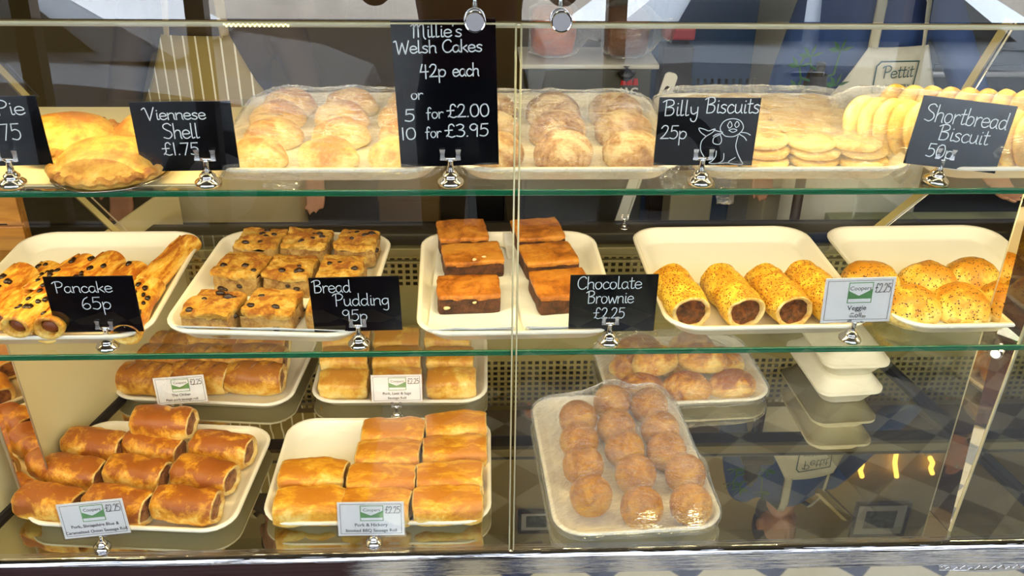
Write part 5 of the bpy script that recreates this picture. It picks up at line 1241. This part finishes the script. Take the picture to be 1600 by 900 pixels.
# bamboo plant
c = at(1271, 168, y=.98)
st = thing('plant_stand', (c.x, .98, 0), 'slim dark stand carrying the lucky bamboo', 'stand'); MB().box(-.05, .05, -.05, .05, c.z - .022, c.z - .002, .004).build('top', M['gold_dark'], st); MB().tube([(0, 0, .01), (0, 0, c.z - .02)], .014, 12).build('post', M['gold_dark'], st); MB().lathe([(.09, 0), (.09, .012), (.02, .018)], 24).build('foot', M['gold_dark'], st)
pt = thing('lucky_bamboo', (c.x, .98, c.z - .001), 'small lucky bamboo with green sprouts in a dark pot, before the white wall panel', 'plant')
MB().lathe([(.026, 0), (.030, .002), (.026, .03), (.022, .085), (.024, .09), (.018, .088), (.016, .07)], 20).build('pot', plain('dark_stem_bundle', (44, 38, 36), .6), pt)
MB().tube([(0, 0, .06), (.002, 0, .12)], [.014, .011], 12).build('stem', plain('bamboo_stem', (54, 50, 44), .6), pt)
gm = plain('leaf_green', (36, 96, 46), .5)
for (sx, sz, lx, lz) in ((-.02, .07, -.055, .11), (.02, .08, .045, .15), (-.012, .10, -.030, .135), (.018, .05, .05, .06), (-.022, .05, -.052, .05)):
    k = MB(); k.tube([(sx * .6, 0, sz), (lx * .85, 0, sz + .01), (lx, 0, lz)], [.004, .003, .002], 8); ko = k.build('sprout', gm, pt)
    for ang in (20, 75, 130, 170):
        lf = MB(); dx, dz = math.cos(R(ang)), math.sin(R(ang)); l = .034
        lf.add([(lx, 0, lz), (lx + dx * l * .5 - dz * .006, -.006, lz + dz * l * .5 + dx * .006), (lx + dx * l, -.002, lz + dz * l), (lx + dx * l * .5 + dz * .006, .004, lz + dz * l * .5 - dx * .006)], [(0, 1, 2, 3)])
        lo = lf.build('leaf', gm, ko, False); q = lo.modifiers.new('t', 'SOLIDIFY'); q.thickness = .001
zw = at(1560, 345, y=.95).z
bw2 = thing('service_worktop', (1.45, .92, 0), 'pale greenish worktop behind the counter, under the resting hand', 'worktop')
MB().box(-.45, .35, 0, .095, zw - .03, zw, .004).build('top', plain('pale_worktop', (150, 156, 120), .4), bw2); MB().box(-.44, .34, .006, .09, 0, zw - .03).build('cabinet', plain('dark_cabinet', (40, 38, 30), .5), bw2)
# white wall panel, oven, dark tall cabinets and boxes
c = at(1205, 100, y=1.9); wp = MB().box(-.11, .11, -.02, .02, 0, 1.27, .004).build('white_panel', plain('white_panel', (196, 192, 180), .5), None, False, None, (c.x, 1.9, 0)); tag(wp, 'tall white panel behind the lucky bamboo', 'panel')
c = at(1540, 100, y=1.7); ov = thing('oven', (c.x + .12, 1.7, 0), 'dark oven with a small red display behind the shortbread', 'oven')
MB().box(-.34, .34, 0, .6, .05, 1.27, .01).build('body', plain('dark_oven', (30, 27, 24), .4), ov); MB().box(-.30, .30, -.015, 0, .3, .9, .006).build('door', M['black'], ov)
zz = at(1530, 95, y=1.69).z - 0; MB().box(-.22, -.10, -.008, 0, zz - .09, zz + .07, .003).build('control_panel', plain('panel_grey', (58, 56, 52), .4), ov); MB().box(-.19, -.13, -.011, -.007, zz - .02, zz + .015).build('display', emis('red_display', (200, 26, 34), .7), ov); MB().box(-.31, .31, -.03, -.018, .86, .88, .004).build('handle', M['steel'], ov)
def stock(px, y, w, d, h, mat, name, label, z0=0.0, cat=None, group=None, text=None):
    c = at(*px, y=y); o = thing(name, (c.x, y, z0), label, cat or name.replace('_', ' '), group)
    MB().box(-w / 2, w / 2, 0, d, 0, h, .006).build('body', mat, o)
    MB().box(-w / 2 - .003, w / 2 + .003, -.003, d + .003, h - .03, h + .004, .004).build('lid', mat, o)
    if text:
        tx = MB(); v, f = printed(text, .030, 0, h * .55, -.002); tx.add(v, f); tx.build('lettering', M['ink'], o, False)
    return o
ply = plain('dark_worktop', (46, 40, 30), .4)
c = sl.location
bw = thing('back_worktop', (0.1, 1.42, 0), 'dark low worktop behind the counter carrying boxes', 'worktop')
zb = at(975, 384, y=1.42).z
xs = c.x - .1 - .24
MB().box(-.9, xs, .0, .50, zb - .03, zb, .004).build('top', ply, bw); MB().box(-.88, xs - .02, .03, .48, 0, zb - .03).build('cabinet', M['black'], bw)
br = thing('box_stand', (sl.location.x + .42, 1.45, 0), 'low dark stand beside the slicer carrying a white carton', 'stand'); MB().box(-.15, .15, 0, .15, zb - .03, zb, .004).build('top', ply, br); MB().box(-.13, .13, .01, .14, 0, zb - .03).build('cabinet', M['black'], br)
card_b = plain('brown_carton', (120, 94, 56), .7); grey_b = plain('grey_tub', (92, 92, 88), .5); white_b = plain('white_carton', (196, 188, 160), .6)
stock((1075, 360), 1.46, .14, .12, .20, white_b, 'carton', 'white carton on the worktop above the veggie roll tray', zb + .001, 'carton')
stock((640, 350), 1.50, .20, .20, .16, card_b, 'carton', 'brown carton on the worktop behind the first brownies', zb + .001, 'carton')
stock((1212, 350), 1.30, .10, .16, .62, white_b, 'carton', 'tall white carton behind the veggie roll tray', 0, 'carton')
stock((760, 340), 1.48, .12, .2, .19, M['black'], 'storage_tub', 'black tub on the worktop behind the brownie columns', zb + .001, 'tub')
# spare holder and loose card on the rear rail ledge
p = at(975, 357, y=.72); hl = p.z - at(975, 385, y=.695).z; le = thing('rear_ledge', (0.1, .72, p.z - hl), 'narrow dark ledge behind the middle shelf carrying a spare card holder', 'ledge'); MB().box(-1.55, 1.6, -.025, .04, 0, hl - .0005, .003).build('board', ply, le); MB().box(-1.55, 1.6, -.027, -.0255, .002, hl - .006, .0005).build('front_strip', M['black'], le)
holder(p, 'spare chrome card holder without a card, behind the shelf', 0, .9)
# wood crate side at the edge
a = at(20, 360, y=.62); wc = thing('wooden_crate', (a.x - .16, .62, 0), 'pine crate standing at the edge of view behind the pancake tray', 'crate')
zc = at(20, 312, y=.62).z
for k in range(4): MB().box(-.2, .19, -.012, 0, zc - .40 + k * .115, zc - .40 + k * .115 + .108, .003).build('board', M['wood'], wc, False)
for s in (-1, 1): MB().box(s * .17 - .02, s * .17 + .02, .0, .022, 0, zc + .06, .003).build('post', M['wood'], wc, False)
# wall lights and pictures reflected in the deck
tube_m = emis('warm_tube', (255, 196, 96), 6)
def refl(px, py, y):
    p = at(px, py, z=ZD); d = (p - CAM); d.z = -d.z; t = (y - p.y) / d.y; return p + d * t
for (px, y0, y1, lab) in ((1345, 745, 715, 'short glowing wall tube, mirrored in the deck by the takeout boxes'), (1399, 745, 680, 'long wavy glowing wall tube, mirrored in the deck'), (1455, 740, 715, 'short glowing wall tube, mirrored beside the upright')):
    a, b = refl(px + 2, y0, 2.86), refl(px - 2, y1, 2.86); t = thing('wall_tube_light', b, lab, 'wall light', 'glowing wall tubes')
    MB().tube([Vector((0, 0, 0)), (a - b) * .33 + Vector((.012, 0, 0)), (a - b) * .66 - Vector((.006, 0, 0)), a - b], .014, 8).build('tube', tube_m, t)
    MB().box(-.02, .02, .012, .035, -.02, .0).build('bracket', M['alu'], t)
for (px, py, w_, lab) in ((1375, 812, .34, 'framed picture on the cream wall, mirrored in the deck near the upright'), (838, 815, .22, 'small framed picture on the cream wall, mirrored beside the scotch eggs')):
    a = refl(px, py, 2.88); t = thing('picture_frame', a, lab, 'picture', 'framed pictures'); h_ = w_ * .8
    fb = MB()
    for q in ((-w_ / 2, w_ / 2, h_ / 2 - .02, h_ / 2), (-w_ / 2, w_ / 2, -h_ / 2, -h_ / 2 + .02), (-w_ / 2, -w_ / 2 + .02, -h_ / 2, h_ / 2), (w_ / 2 - .02, w_ / 2, -h_ / 2, h_ / 2)): fb.box(q[0], q[1], -.01, .012, q[2], q[3], .003)
    fb.build('frame', M['gold_dark'], t, False); MB().box(-w_ / 2 + .015, w_ / 2 - .015, 0, .006, -h_ / 2 + .015, h_ / 2 - .015).build('mount', M['card'], t, False); MB().box(-w_ * .28, w_ * .28, -.002, .004, -h_ * .25, h_ * .25).build('print', plain('faded_print', (110, 116, 112), .6, var=.6, varscale=30), t, False)
# chrome maker's badge on the front panel
c = at(1542, 884, y=-.026); bd = thing('maker_badge', c, 'oval chrome script badge on the counter front', 'badge')
el = MB(); k = 28; el.loft([[(.098 * s * math.cos(2 * math.pi * j / k), yy, .0155 * s * math.sin(2 * math.pi * j / k)) for j in range(k)] for s, yy in ((1, .003), (1, -.001), (.93, -.0025))]); el.build('plate', M['steel'], bd, False)
scr = MB(); pts = [(-.10 + .20 * i / 60, .004 * math.sin(i * 1.35) + .0025 * math.sin(i * .55)) for i in range(61)]
scr.tube([(x, -.005, z + .001) for x, z in pts], .0014, 6); scr.tube([(-.10, -.005, -.004), (-.05, -.005, -.006), (.02, -.005, -.004)], .0011, 6); scr.build('script', M['chrome'], bd)
